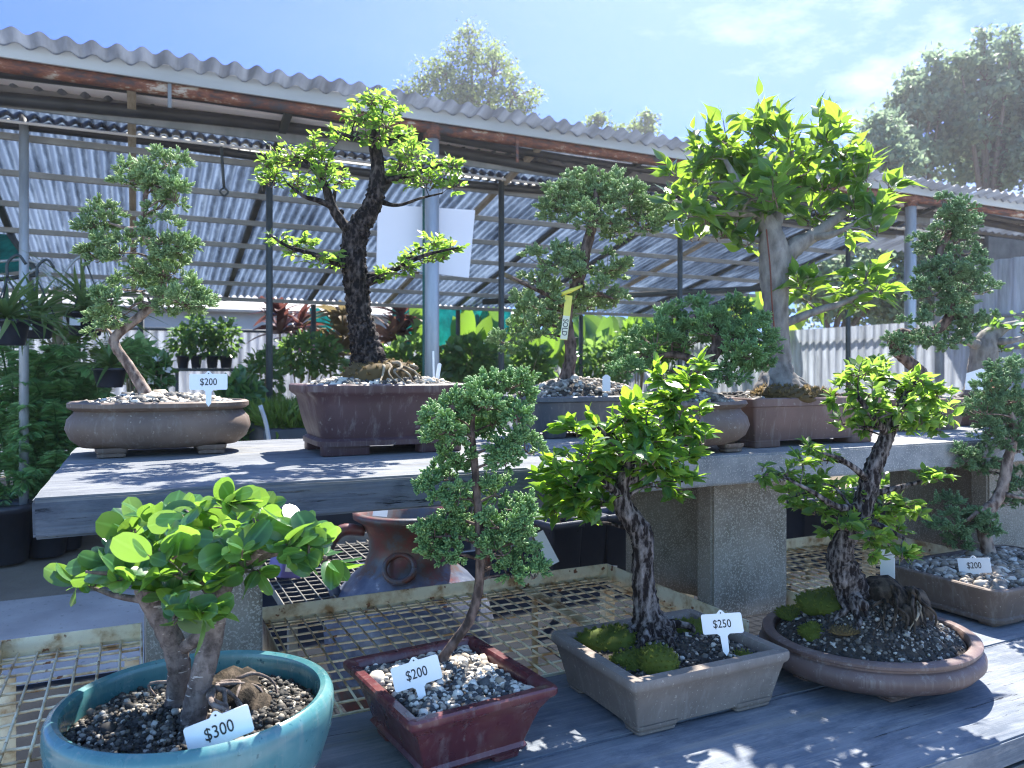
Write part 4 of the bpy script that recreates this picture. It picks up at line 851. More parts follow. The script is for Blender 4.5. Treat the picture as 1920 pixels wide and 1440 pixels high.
# ---- J: elm over exposed roots in the shallow round pot
def tree_J():
    c = (1.322, 1.085, ZL); t = thing('bonsai', 'small-leaved elm bonsai rising from gnarled exposed roots in shallow round brown pot', 'bonsai', c, GB)
    fn = o_oval(.216, .200, 2.0, 96)
    prof = [(-.085, .012), (-.045, .016), (-.014, .030), (0, .046), (.0, .058), (-.006, .067), (-.012, .070), (-.012, .074), (-.006, .077), (-.006, .082), (-.010, .085), (-.026, .085), (-.030, .081), (-.031, .072)]
    pot_body(t, MT['pot_dkbrown'], fn, prof, c, 0, [(.125 * math.cos(a), .118 * math.sin(a), .036, .018, .014, 'cloud') for a in (R(-116), R(-16), R(64), R(164))])
    soil(t, fn, -.034, c, 0, ZL + .074, .092, MT['peb_dark'], 4200, .0037, .7, pw=1.25)
    d = 1.54; T = Tree(d)
    T.limb([(1602, 1118, 0, 30), (1592, 1092, 0, 30), (1580, 1065, 0, 28), (1576, 1040, 0, 24), (1584, 1012, 0, 20), (1600, 985, 0, 20), (1614, 955, 0, 20), (1625, 925, 0, 19), (1632, 895, 0, 18), (1644, 862, 0, 16), (1660, 825, 0, 14), (1672, 795, 0, 13), (1688, 765, 0, 9), (1702, 735, 0, 7), (1716, 708, 0, 4)], 16, 7, .11)
    T.limb([(1630, 902, 0, 8), (1605, 880, -.03, 6), (1575, 860, -.04, 4.5), (1545, 850, -.05, 2.5)], 9, 5, .08)
    T.limb([(1668, 800, 0, 9), (1700, 795, .03, 6), (1745, 785, .04, 4)], 9, 5, .08)
    T.limb([(1665, 815, 0, 8), (1635, 780, -.04, 6), (1610, 745, -.05, 4)], 9, 5, .08)
    T.limb([(1612, 950, 0, 8), (1570, 950, -.05, 6), (1520, 920, -.07, 4), (1470, 895, -.07, 2)], 9, 5, .08)
    T.limb([(1622, 930, 0, 7), (1680, 915, .0, 5), (1740, 900, .0, 3), (1790, 890, 0, 1.5)], 9, 5, .08)
    T.limb([(1606, 975, 0, 7), (1650, 985, -.06, 5), (1695, 1010, -.08, 3)], 9, 5, .08)
    pads = [(1610, 695, 36, 20), (1645, 700, 34, 20), (1590, 720, 30, 18), (1630, 735, 40, 20), (1675, 725, 34, 20), (1720, 715, 34, 18), (1755, 735, 30, 22), (1735, 755, 40, 22), (1775, 770, 26, 22), (1690, 765, 36, 20), (1640, 770, 36, 20), (1605, 760, 32, 20), (1580, 790, 26, 14), (1620, 800, 30, 16), (1720, 790, 36, 18), (1760, 800, 28, 16), (1685, 800, 28, 14), (1650, 690, 40, 24, .1), (1720, 750, 40, 24, .1), (1560, 750, 16, 14),
            (1520, 838, 26, 14), (1545, 858, 30, 16), (1505, 865, 26, 16), (1470, 885, 30, 18), (1435, 885, 20, 16), (1520, 900, 36, 20), (1565, 915, 36, 22), (1490, 925, 34, 18), (1600, 940, 36, 24), (1545, 955, 38, 20), (1500, 950, 26, 14), (1585, 985, 34, 18), (1640, 975, 36, 20), (1560, 1000, 22, 12), (1680, 985, 34, 18), (1660, 945, 34, 18), (1700, 945, 30, 14), (1730, 895, 30, 13), (1765, 895, 26, 12), (1660, 1015, 32, 16), (1700, 1030, 26, 16), (1720, 960, 24, 12), (1570, 935, 40, 26, .1), (1630, 1000, 36, 22, -.1), (1690, 1045, 20, 10, -.1), (1645, 1040, 18, 10, -.12)]
    broadleaf(T, pads, LEAF_ELM, .0265, 2.1, (6, 9), .5, .03, .8, .0010, None, .06).build('foliage', MT['l_elm'], t)
    T.mb.build('trunk', [MT['bark_elm'], MT['twig']], t)
    def on(px, dd, up=0.0):
        x, y = base(px, dd, 0)[:2]; s2 = math.sqrt(min(1, ((x - c[0]) / .184) ** 2 + ((y - c[1]) / .168) ** 2))
        return (x, y, ZL + .070 + .092 * (1 - s2 ** 1.25) + up)
    # root clump: a dark lumpy mass wrapped by roots
    V, F = ICO3; ph = rng.normal(size=(3, 3)) * 3.2; dd = 1 + .18 * np.sin(V @ ph).mean(1) + .10 * np.sin(V @ (ph * 2.7)).mean(1)
    m = MB(); cc = np.array(on(1655, 1.55, -.012)); m.add(V * dd[:, None] * [.056, .052, .050] + cc, F)
    m.add(V * dd[::-1][:, None] * [.046, .042, .046] + cc + RIGHT * .050 + [0, 0, -.016], F); m.add(V * dd[::-1][:, None] * [.036, .036, .034] + cc - FWD * .045 + RIGHT * .02 + [0, 0, -.024], F); m.build('root_clump', MT['bark_rootclump'], t)
    cp = lambda r, f, u: cc + RIGHT * r + FWD * f + UP * u
    roots(t, cp(.0, -.04, .045), [on(1668, 1.44), on(1690, 1.45)], .0055, MT['bark_rootclump'], rise=.012)
    roots(t, cp(.05, -.02, .035), [on(1712, 1.44), on(1735, 1.47), on(1752, 1.50)], .0050, MT['bark_rootclump'], rise=.014)
    roots(t, cp(.045, -.045, .015), [on(1705, 1.425), on(1722, 1.44), on(1742, 1.46)], .0022, rise=.010)
    roots(t, cp(-.02, -.05, .02), [on(1632, 1.43), on(1655, 1.42)], .0030, MT['bark_rootclump'], rise=.006)
    roots(t, W(1596, 1108, 1.53), [on(1560, 1.50), on(1590, 1.46), on(1625, 1.46)], .011, MT['bark_elm'], rise=.0)
    moss(t, on(1548, 1.57), .058, .050, .022, MT['moss'], 1500, .005)
    moss(t, on(1523, 1.50), .024, .022, .020, MT['moss'], 700, .0045)
    moss(t, on(1500, 1.62), .050, .042, .010, MT['moss'], 900, .005)
    moss(t, on(1592, 1.47), .034, .024, .007, MT['drymoss'], 400, .005)
    moss(t, on(1610, 1.66), .07, .05, .02, MT['moss'], 900, .005)
    moss(t, on(1570, 1.64), .06, .05, .02, MT['moss'], 900, .005)
# ---- K: juniper in the wide rectangular pot at right
def tree_K():
    c = (2.06, 1.275, ZL); t = thing('bonsai', 'leaning juniper bonsai with pale trunk in wide grey-brown pot at right end of bench', 'bonsai', c, GB)
    fn = o_rect(.265, .160, .04)
    prof = [(-.030, .010), (-.014, .010), (-.012, .018), (-.018, .022), (-.010, .05), (-.004, .078), (.0, .084), (.0, .090), (-.003, .093), (-.011, .093), (-.014, .086)]
    pot_body(t, MT['pot_brown'], fn, prof, c, 0, [(-.19, -.11, .05, .022, .012, 'slab'), (.19, -.11, .05, .022, .012, 'slab'), (-.19, .11, .05, .022, .012, 'slab'), (.19, .11, .05, .022, .012, 'slab')])
    soil(t, fn, -.016, c, 0, ZL + .082, .022, MT['peb_grey'], 2400, .0072, .65, ICO2)
    d = 2.12; T = Tree(d)
    T.limb([(1862, 1062, 0, 15), (1856, 1042, 0, 13), (1848, 1012, 0, 11.5), (1842, 985, 0, 11), (1852, 960, 0, 11), (1872, 932, 0, 10.5), (1884, 900, 0, 10), (1888, 868, 0, 9.5), (1898, 835, 0, 8), (1905, 800, 0, 6), (1890, 765, 0, 4), (1880, 735, 0, 2.5)], 12, 6, .08)
    T.limb([(1866, 940, 0, 7), (1840, 955, -.03, 5), (1815, 975, -.04, 3)], 8, 5)
    T.limb([(1880, 925, 0, 6), (1900, 930, -.03, 4), (1925, 935, -.04, 2)], 8, 5)
    pads = [(1868, 735, 44, 28), (1905, 745, 34, 30), (1850, 770, 36, 26), (1890, 785, 44, 28), (1925, 790, 30, 30), (1850, 808, 36, 22), (1885, 825, 40, 20), (1915, 840, 26, 18), (1835, 855, 32, 18), (1812, 862, 24, 14), (1850, 880, 26, 12), (1808, 975, 34, 20), (1780, 990, 26, 18), (1830, 985, 28, 18), (1800, 1010, 26, 16), (1858, 985, 18, 16), (1905, 900, 22, 18), (1925, 915, 26, 22), (1900, 940, 20, 14), (1880, 690, 24, 18), (1915, 700, 28, 20), (1895, 770, 40, 30, .1), (1770, 945, 20, 12)]
    juniper(T, pads, .019, 1.0, .024, SPRAYS_FINE, .06).build('foliage', MT['l_jun_d'], t)
    T.mb.build('trunk', [MT['bark_jun'], MT['twig']], t)
for f in (tree_A, tree_B, tree_C, tree_D, tree_E, tree_F, tree_L, tree_G, tree_H, tree_I, tree_J, tree_K): f()

# ---- tags
price_tag(391, 716, 1.74, '$200', 'upright white price tag reading $200 in belly-sided brown oval pot on grey slab', 0, 0, 4, .080, .036, .03)
price_tag(411, 1368, .945, '$300', 'white price tag reading $300 behind rim of teal bowl', 14, 0, 10, .0765, .034, .03)
price_tag(781, 1262, 1.175, '$200', 'white price tag reading $200 in square oxblood red pot', 13, 4, 14, .0735, .036, .026)
price_tag(1354, 1169, 1.385, '$250', 'white price tag reading $250', 9, -4, 8, .071, .035, .03)
price_tag(1827, 1060, 1.93, '$200', 'white price tag reading $200 in wide pot at right end of bench', 12, -24, 6, .077, .036, .03)
def plain_label(px, py, d, w, h, label, roll=0, yaw=0, pointed=True):
    pos = W(px, py, d); X = facing(pos, roll, yaw, 3); mb = MB()
    extrude(mb, [(-w / 2, -h / 2), (w / 2, -h / 2), (w / 2, h / 2 - w * .3), (w * .15, h / 2), (-w * .15, h / 2), (-w / 2, h / 2 - w * .3)], .0012, X)
    return tag(mb.build('plant_label', MT['white'], None, origin=pos - X[:3, 1] * h / 2), label, 'plant label', 'blank white plant labels')
plain_label(813, 690, 1.98, .005, .088, 'taller thin white plant marker stuck in maroon lobed pot', 1)
plain_label(821, 703, 1.99, .010, .062, 'short white paddle plant marker leaning in maroon lobed pot', -9)
plain_label(1137, 718, 2.33, .024, .05, 'small blank white marker in slate blue pot')
plain_label(1664, 1052, 1.66, .03, .07, 'white marker half hidden behind exposed roots of elm', 2, -20)
# sold strip on the juniper
def sold():
    pos = W(1066, 560, 2.33); X = facing(pos, -6, 0, 0); mb = MB()
    pts = [(-.011, .01), (.011, .01), (.010, -.06), (.009, -.125), (-.013, -.125), (-.011, -.06)]
    extrude(mb, pts, .001, X, 0)
    extrude(mb, [(-.0115, -.052), (.0095, -.052), (.0088, -.123), (-.0122, -.123)], .0016, X, 2)
    V, F = text_mesh('SOLD', .0225, .9); V = np.column_stack([V[:, 1], -V[:, 0], np.full(len(V), .0022)]); V[:, 0] = V[:, 0] - .001; V[:, 1] -= .087
    mb.add(V @ X[:3, :3].T + X[:3, 3], F, 1, smooth=False)
    tube(mb, [W(1052, 552, 2.33), W(1070, 545, 2.325), W(1092, 536, 2.34)], [.006, .007, .004], 6, 4, 0, .1)
    tag(mb.build('sold_strip', [MT['yellow'], MT['ink'], MT['tapewhite']], None, origin=pos), 'yellow strip reading SOLD tied round juniper trunk', 'tag')
sold()
def card():
    pos = W(1838, 712, 2.72); X = facing(pos, -6, 12, 4); mb = MB()
    extrude(mb, [(-.045, -.04), (.045, -.04), (.045, .022), (.0, .04), (-.045, .018)], .002, X, 0)
    extrude(mb, [(.028, -.038), (.0445, -.038), (.0445, .018), (.028, .026)], .0032, X, 1)
    tag(mb.build('plant_card', [MT['white'], MT['orange']], None, origin=pos), 'white card with orange edge against pale fig trunk', 'tag')
card()
# ------------------------------------------------------------------ ground
def structure(o): o['kind'] = 'structure'; return o
mb = MB(); g = 150
mb.add([(-g, -g, -.02), (g, -g, -.02), (g, g, -.02), (-g, g, -.02)], [(0, 1, 2, 3)], smooth=False)
structure(mb.build('ground', mat('bare_earth', (.13, .11, .085), (.22, .19, .15), .8, .95, 20, .5, .02, spec=.1)))
mb = MB(); box(mb, -14, 14, -3, 5.2, -.10, 0.0); structure(mb.build('concrete_yard', MT['concrete']))
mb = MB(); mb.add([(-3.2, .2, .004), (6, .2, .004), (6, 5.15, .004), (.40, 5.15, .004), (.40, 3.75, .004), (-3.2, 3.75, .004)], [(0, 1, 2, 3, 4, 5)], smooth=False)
structure(mb.build('path', mat('ground_shade_dark', (.006, .008, .012), (.014, .017, .022), 3, .95, 90, .4, .004, spec=.08)))  # near-black sheet added to stand in for shade on the concrete

# ------------------------------------------------------------------ upper level: slabs on blocks
def slab(name, x0, x1, y0, y1, z0, z1, m, label, cat, rough=.004):
    bm = bmesh.new(); bmesh.ops.create_cube(bm, size=1)
    for v in bm.verts: v.co = ((x0 + x1) / 2 + v.co.x * (x1 - x0), (y0 + y1) / 2 + v.co.y * (y1 - y0), (z0 + z1) / 2 + v.co.z * (z1 - z0))
    bmesh.ops.subdivide_edges(bm, edges=bm.edges[:], cuts=14, use_grid_fill=True)
    from mathutils import noise as nz
    for v in bm.verts:
        p = v.co.copy(); k = rough
        ex = min(abs(p.z - z0), abs(p.z - z1)) < 1e-4 and min(abs(p.y - y0), abs(p.y - y1)) < 1e-4
        v.co += Vector((nz.noise(p * 9), nz.noise(p * 9 + Vector((5, 0, 0))), nz.noise(p * 7 + Vector((0, 9, 0))) * .35)) * (k * (2.0 if ex else 1))
    bmesh.ops.bevel(bm, geom=[e for e in bm.edges if len(e.link_faces) == 2 and e.calc_face_angle(0) > .9], offset=.004, segments=2, affect='EDGES')
    bm.verts.index_update(); V = np.array([v.co[:] for v in bm.verts]); F = [[v.index for v in f.verts] for f in bm.faces]; bm.free()
    mb = MB(); mm = m if isinstance(m, (list, tuple)) else [m]
    if len(mm) == 1: mb.add(V, F)
    else:
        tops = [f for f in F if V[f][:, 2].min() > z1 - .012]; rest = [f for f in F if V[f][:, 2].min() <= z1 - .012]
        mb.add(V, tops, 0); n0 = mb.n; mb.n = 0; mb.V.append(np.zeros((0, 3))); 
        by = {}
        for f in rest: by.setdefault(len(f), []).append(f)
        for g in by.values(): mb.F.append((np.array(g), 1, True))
        mb.n = n0
    o = mb.build(name, mm, None, origin=((x0 + x1) / 2, (y0 + y1) / 2, z0), sharp=45)
    return tag(o, label, cat)
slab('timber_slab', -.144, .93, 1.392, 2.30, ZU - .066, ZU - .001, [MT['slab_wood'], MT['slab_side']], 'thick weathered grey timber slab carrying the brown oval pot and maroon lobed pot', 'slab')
slab('concrete_slab', .936, 4.3, 1.398, 2.34, ZU - .070, ZU - .001, MT['slab_conc'], 'long speckled concrete slab carrying the rectangular fig pot', 'slab', .002)

def block(x0, x1, y0, y1, z0, z1, label, recess=True):
    """cement block with a rounded recess hollowed into its left end"""
    w = y1 - y0; fl = .055; P = [(x0, y0), (x1, y0), (x1, y1), (x0, y1)]
    if recess:
        P += [(x0, y1 - fl), (x0 + .015, y1 - fl - .012)]
        for a in np.linspace(0, math.pi, 13)[1:-1]:
            P.append((x0 + .015 + .105 * math.sin(a), (y0 + y1) / 2 + (w / 2 - fl - .012) * math.cos(a)))
        P += [(x0 + .015, y0 + fl + .012), (x0, y0 + fl)]
    P = np.array(P); bm = bmesh.new(); vs = [bm.verts.new((p[0], p[1], z0)) for p in P]; f = bm.faces.new(vs)
    r = bmesh.ops.extrude_face_region(bm, geom=[f]); up = [v for v in r['geom'] if isinstance(v, bmesh.types.BMVert)]
    for v in up: v.co.z = z1
    bm.normal_update(); bmesh.ops.recalc_face_normals(bm, faces=bm.faces[:])
    bmesh.ops.bevel(bm, geom=[e for e in bm.edges if e.calc_face_angle(0) > .9], offset=.006, segments=2, affect='EDGES')
    bm.verts.index_update(); V = np.array([v.co[:] for v in bm.verts]); F = [[v.index for v in f.verts] for f in bm.faces]; bm.free()
    mb = MB(); mb.add(V, F)
    tag(mb.build('cement_block', MT['block'], None, origin=((x0 + x1) / 2, (y0 + y1) / 2, z0), sharp=40), label, 'cement block', 'cement blocks holding up the upper level')
ZB = ZU - .072
block(.015, .212, 1.50, 1.88, ZL - .02, ZB + .004, 'cement block shaded behind the round-leaved fig, under grey timber slab', False)
block(1.277, 1.529, 1.50, 1.88, ZL - .02, ZB, 'hollow-ended cement block in full view right of the toothed elm trunk')
block(2.42, 2.68, 1.54, 1.90, ZL - .02, ZB, 'hollow-ended cement block behind leaning juniper at right end of bench')

# ------------------------------------------------------------------ lower level: bench planks and mesh shelves
B = thing('display_bench', 'weathered dark plank bench carrying the front row of bonsai pots', 'bench', (1.0, 1.07, 0))
for i, (y0, y1, x0, x1) in enumerate(((.785, 1.070, -.9, 4.4), (1.074, 1.352, -.9, 4.4))):
    mb = MB(); bm = bmesh.new(); bmesh.ops.create_cube(bm, size=1)
    for v in bm.verts: v.co = ((x0 + x1) / 2 + v.co.x * (x1 - x0), (y0 + y1) / 2 + v.co.y * (y1 - y0), ZL - .0235 + v.co.z * .045)
    bmesh.ops.subdivide_edges(bm, edges=[e for e in bm.edges if abs(e.verts[0].co.x - e.verts[1].co.x) > 1], cuts=90)
    from mathutils import noise as nz
    for v in bm.verts:
        p = v.co.copy(); v.co.y += nz.noise(p * 6) * .004; v.co.z += nz.noise(p * 3 + Vector((9, 0, 0))) * .0012
    bmesh.ops.bevel(bm, geom=[e for e in bm.edges if e.calc_face_angle(0) > .9], offset=.003, segments=2, affect='EDGES')
    bm.verts.index_update(); mb.add(np.array([v.co[:] for v in bm.verts]), [[v.index for v in f.verts] for f in bm.faces]); bm.free()
    mb.build('plank', MT['plank'], B, sharp=40)
for x in (-.7, .75, 2.2, 3.7):
    for y in (.86, 1.28):
        mb = MB(); box(mb, x - .025, x + .025, y - .025, y + .025, 0, ZL - .048, .003); mb.build('leg', MT['cream_steel'], B)
mb = MB(); box(mb, -.9, 4.4, .784, .812, ZL - .105, ZL - .049, .002); mb.build('rail', MT['darksteel'], B)
def mesh_shelf(x0, x1, y0, y1, z, label, m=MT['cream_steel'], legs=True, px=.0375, py=.052, corner=True, grp='wire mesh shelves'):
    t = thing('mesh_shelf', label, 'mesh shelf', ((x0 + x1) / 2, (y0 + y1) / 2, 0), grp)
    rh = .036
    mb = MB(); box(mb, x0, x1, y1, y1 + .004, z - .004, z + rh, .001); box(mb, x0, x1, y1 - .026, y1 - .0005, z - .009, z - .005, .001); mb.build('rail', m, t)
    mb = MB(); box(mb, x0, x1, y0, y0 + .004, z - .030, z + .004, .001); mb.build('rail', m, t)
    for xx in (x0, x1 - .004):
        mb = MB(); box(mb, xx, xx + .004, y0 + .005, y1 - .001, z - .030, z + (rh if corner else .004), .001); mb.build('end_bar', m, t)
    for xx in np.arange(x0 + .72, x1 - .2, .80):
        mb = MB(); box(mb, xx, xx + .034, y0 + .005, y1 - .028, z - .016, z - .008, .001); mb.build('cross_bar', m, t)
    mb = MB(); xs = np.arange(x0 + .03, x1 - .008, px); ys = np.arange(y1 - .016, y0 + .01, -py); r = .0027
    for x in xs:
        tube(mb, [(x, y0 + .006, z + r + rng.normal(0, .0006)), (x + rng.normal(0, .0012), y1 - .004, z + r + rng.normal(0, .0006))], r, 6, 1, raw=True)
    for y in ys:
        n = 24; X = np.linspace(x0 + .006, x1 - .006, n)
        tube(mb, [(x, y, z - r * .9 + rng.normal(0, .0005)) for x in X], r, 6, 1, raw=True)
    w = mb.build('wire_mesh', m, t)
    if legs:
        for xx in (x0 + .004, x1 - .036):
            for yy in (y0 + .01, y1 - .045):
                mb = MB(); box(mb, xx, xx + .030, yy, yy + .004, 0, z - .032, .001); box(mb, xx, xx + .004, yy + .005, yy + .034, 0, z - .032, .001); mb.build('leg', m, t)
    return t
ZM = ZL - .008
mesh_shelf(-.262, .012, 1.365, 1.965, ZM, 'short rusty cream mesh shelf beside teal bowl at left', px=.040)
mesh_shelf(.262, 1.275, 1.365, 1.965, ZM, 'rusty cream mesh shelf between the two pillars of cement block behind oxblood pot')
mesh_shelf(1.545, 2.41, 1.365, 1.985, ZM, 'sunlit mesh shelf right of tall cement block, behind exposed-root elm')
mesh_shelf(2.70, 3.9, 1.365, 1.985, ZM, 'mesh shelf at far right beyond the last cement block')

# ------------------------------------------------------------------ greenhouse
YR = 5.6; XL, XR = -4.5, 8.45
def roofz(Y): return H + 2.02 - .215 * (Y - YR)
GH = thing('greenhouse', 'long open shade house with corrugated translucent roof, grey fascia and rusty front pipe', 'greenhouse', (2, 7.5, 0))
def corrugated(mb, x0, x1, pitch, amp, yfun, n=8):
    pass
def roof_sheet(name, x0, x1, y0, y1, m, parent, pitch=.140, amp=.019, lift=0.0, nseg=8):
    k = int((x1 - x0) / pitch * nseg); xs = np.linspace(x0, x1, k + 1); ys = np.linspace(y0, y1, 9)
    zz = amp * np.sin(2 * math.pi * xs / pitch) * (1 + .12 * np.sin(xs * 2.1 + 1)) + .006 * np.sin(xs * 5.3) + .010 * np.sin(xs * 1.37)
    V = np.concatenate([np.column_stack([xs, np.full(k + 1, y), roofz(y) + zz + lift]) for y in ys])
    i = (np.arange(len(ys) - 1) * (k + 1))[:, None]; j = np.arange(k)[None, :]
    F = np.stack([i + j, i + j + 1, i + k + 2 + j, i + k + 1 + j], -1).reshape(-1, 4)
    mb = MB(); mb.add(V, F); return mb.build(name, m, parent)
roof_sheet('roof', XL, XR, YR - .16, 6.2, MT['fibro'], GH)
roof_sheet('roof', XL, XR, 6.12, 10.35, MT['roof'], GH, .084, .018, -.03, 6)
roof_sheet('roof', XR + .02, 15.0, YR - .16, 7.2, MT['fibro'], GH)
mb = MB(); box(mb, XL, XR, 6.07, 6.095, roofz(6.1) - .15, roofz(6.1) + .04, .003); mb.build('beam', MT['greysteel'], GH)
zf0, zf1 = zat(151, YR), zat(119, YR)
mb = MB(); box(mb, XL, 15, YR, YR + .02, zf0, zf1, .004); mb.build('fascia', MT['fascia'], GH)
mb = MB(); box(mb, XL, 15, YR + .9, YR + .93, zat(246, 6.5) , roofz(6.5) - .04, .004); mb.build('beam', MT['fascia'], GH)
def xpipe(name, Y, py, r, m, sag=0.0, x0=XL, x1=15.0, per=None, sides=10, ph=0.0):
    z = zat(py, Y); n = 60; X = np.linspace(x0, x1, n); mb = MB()
    Z = z + sag * np.sin(X * 2 * math.pi / (per or 5) + ph)
    tube(mb, np.column_stack([X, np.full(n, Y), Z]), r, sides, 1, raw=True); return mb.build(name, m, GH)
xpipe('rusty_pipe', 5.68, 165, .046, MT['rust'])
xpipe('water_pipe', 5.86, 182, .032, MT['poly'], .035, per=6.4, ph=1.0)
xpipe('water_pipe', 6.05, 220, .045, MT['poly'], .055, per=7.4, ph=.4)
xpipe('beam', 6.43, 240, .040, MT['greysteel'])
xpipe('light_tube', 6.38, 260, .011, MT['white'], .01, per=9)
xpipe('water_pipe', 6.5, 273, .035, MT['poly'], .03, per=5.1, ph=2.)
mb = MB(); box(mb, XL, 15, 5.92, 6.2, zat(205, 5.95) + .06, zat(205, 5.95) + .08, .003); mb.build('soffit_board', MT['board'], GH)
for X in (-2.2, 2.07, 7.6, 12.0):
    mb = MB(); tube(mb, [(X, 5.69, 0), (X, 5.69, roofz(5.69) - .12)], .056, 14, 1, raw=True); o = mb.build('post', MT['galv'], GH)
    m2 = MB(); tube(m2, [(X, 5.69, zat(165, 5.68) - .09), (X, 5.69, zat(165, 5.68) + .07)], .066, 14, 1, raw=True); m2.build('collar', MT['rust'], o)
for k, px in enumerate((45, 505, 940, 1275, 1590, 1700)):
    p = PY(px, 700, 6.43); r = .031 if k == 0 else .027
    mb = MB(); tube(mb, [(p[0], 6.43, 0), (p[0], 6.43, zat(240, 6.43) + .02)], r, 10, 1, raw=True); mb.build('post', MT['galv'] if k in (0, 5) else MT['darksteel'], GH)
for X in np.arange(-2, 8.4, 2.05):
    mb = MB(); tube(mb, [(X, 10.32, 0), (X, 10.32, roofz(10.32) - .1)], .035, 8, 1, raw=True); mb.build('post', MT['darksteel'], GH)
for t_ in np.arange(.95, 4.8, .60):
    Y = YR + t_; mb = MB(); box(mb, XL, XR, Y - .018, Y + .018, roofz(Y) - .145, roofz(Y) - .098, .003); mb.build('purlin', MT['purlin'], GH)
k = 0
for X in np.arange(XL + .35, XR, 1.03):
    a = math.atan(-.215); ln = 4.6 / math.cos(a)
    M = Matrix.Translation((X, YR + .15 + 2.3, roofz(YR + .15 + 2.3) - .072)) @ Matrix.Rotation(a, 4, 'X')
    mb = MB(); box(mb, -.028, .028, -ln / 2, ln / 2, -.02, .02, .003, 0, M); mb.build('rafter', MT['beige_timber'] if k % 3 == 1 else MT['darksteel'], GH); k += 1
p0 = PY(905, 566, 9.6); p1 = PY(1430, 541, 9.6 * .80)
mb = MB(); tube(mb, [p0, p1], .04, 8, 1, raw=True); mb.build('tie_rod', MT['darksteel'], GH)
p0 = PY(946, 515, 8.0); p1 = PY(1050, 562, 8.6); mb = MB(); tube(mb, [p0, p1], .03, 8, 1, raw=True); mb.build('brace', MT['stem'], GH)
p = PY(318, 162, 5.625); mb = MB(); box(mb, p[0] - .012, p[0] + .012, 5.622, 5.630, zat(200, 5.63), zat(146, 5.63), .001); mb.build('strap', MT['greysteel'], GH)
p = PY(970, 272, 5.625); mb = MB(); box(mb, p[0] - .012, p[0] + .012, 5.622, 5.630, p[2] - .14, p[2] + .07, .001); mb.build('strap', MT['rust'], GH)
# hanging hook under the front beam
p = PY(415, 275, 6.3); q = PY(420, 352, 6.3); mb = MB(); tube(mb, [p, (p + q) / 2, q], .012, 6, 2); tube(mb, [q + [0, 0, 0], q + [.03, 0, -.03], q + [0, 0, -.06], q + [-.03, 0, -.03], q + [0, 0, 0]], .008, 6, 4)
tag(mb.build('ceiling_hook', MT['darksteel'], None, origin=p), 'black metal hook hanging from front roof beam above crooked juniper', 'hook')

# walls and fences: corrugated sheets standing on edge
def wall_sheet(name, a, b, z0, z1, m, label, cat, pitch=.10, amp=.012, rails=()):
    a = np.array(a, float); b = np.array(b, float); L = np.linalg.norm(b - a); u = (b - a) / L; n = np.array([-u[1], u[0]])
    k = int(L / pitch * 6); s = np.linspace(0, L, k + 1); off = amp * np.sin(2 * math.pi * s / pitch)
    xy = a + u * s[:, None] + n * off[:, None]; V = np.vstack([np.column_stack([xy, np.full(k + 1, z)]) for z in (z0, z1)])
    j = np.arange(k); t = thing(name, label, cat, (*((a + b) / 2), 0))
    mb = MB(); mb.add(V, np.stack([j, j + 1, k + 2 + j, k + 1 + j], -1)); mb.build('sheet', m, t)
    for z in rails:
        mb = MB(); P = [np.array([*(a - n * .045), z]), np.array([*(b - n * .045), z])]; tube(mb, P, .025, 6, 1, raw=True); mb.build('rail', MT['darksteel'] if len(rails) < 3 else MT['galv'], t)
    return t
wall_sheet('back_wall', (-6, 11.55), (8.4, 11.55), 0, H + .62, MT['wallsheet'], 'pale corrugated wall closing back of greenhouse', 'wall', .12, .014, (H + .60,))
wall_sheet('side_fence', (9.3, 5.4), (9.3, 13.0), 0, H + .68, MT['wallsheet'], 'pale corrugated fence running back beyond upright paddle-leaf plants', 'fence', .13, .014, (H + .50,))
wall_sheet('shed_wall', (9.0, 5.9), (9.0, 3.6), .5, H + 1.32, MT['wallsheet'], 'tall clear corrugated shed wall with white rails at far right', 'wall', .18, .03, (.9, H + .30, H + .66))
S = thing('dark_shed', 'dark-sided shed under front roof at far right', 'shed', (10.3, 6.3, 0))
mb = MB(); box(mb, 9.06, 14, 6.5, 6.55, H + 1.00, H + 1.95, .004); mb.build('gable', MT['darkwall'], S)
mb = MB(); box(mb, 9.04, 14, 5.75, 5.80, H + 1.33, H + 1.62, .004); mb.build('fascia', MT['darkwall'], S)
for X in (9.1, 11.5):
    mb = MB(); box(mb, X, X + .08, 6.40, 6.48, 0, H + 1.3, .004); mb.build('post', MT['purlin'], S)
c = thing('shade_cloth', 'teal shade cloth panel low under far edge of roof', 'shade cloth', (3.6, 11.0, H), 'teal shade cloths')
mb = MB(); a, b = PY(735, 575, 11.0), PY(960, 575, 11.0); n = 24; X = np.linspace(a[0], b[0], n)
V = np.vstack([np.column_stack([X, 11.0 + .03 * np.sin(np.arange(n) * 1.7), np.full(n, z)]) for z in (H + .36, H + .98)]); j = np.arange(n - 1)
mb.add(V, np.stack([j, j + 1, n + 1 + j, n + j], -1)); mb.build('cloth', MT['shade'], c)
c = thing('shade_cloth', 'small teal cloth panel behind golden cordyline', 'shade cloth', (2.0, 11.0, H), 'teal shade cloths')
mb = MB(); a, b = PY(580, 585, 11.0), PY(628, 585, 11.0); X = np.linspace(a[0], b[0], 8)
V = np.vstack([np.column_stack([X, 11.0 + .03 * np.sin(np.arange(8) * 1.7), np.full(8, z)]) for z in (H + .30, H + .92)]); j = np.arange(7)
mb.add(V, np.stack([j, j + 1, 9 + j, 8 + j], -1)); mb.build('cloth', MT['shade'], c)
c = thing('shade_cloth', 'teal awning cloth at left edge behind hanging baskets', 'shade cloth', (-1.6, 8.0, H + 1), 'teal shade cloths')
mb = MB(); P = [PY(-60, 430, 8.5), PY(14, 440, 8.5), PY(62, 505, 7.9), PY(-60, 520, 7.9)]; g = [];
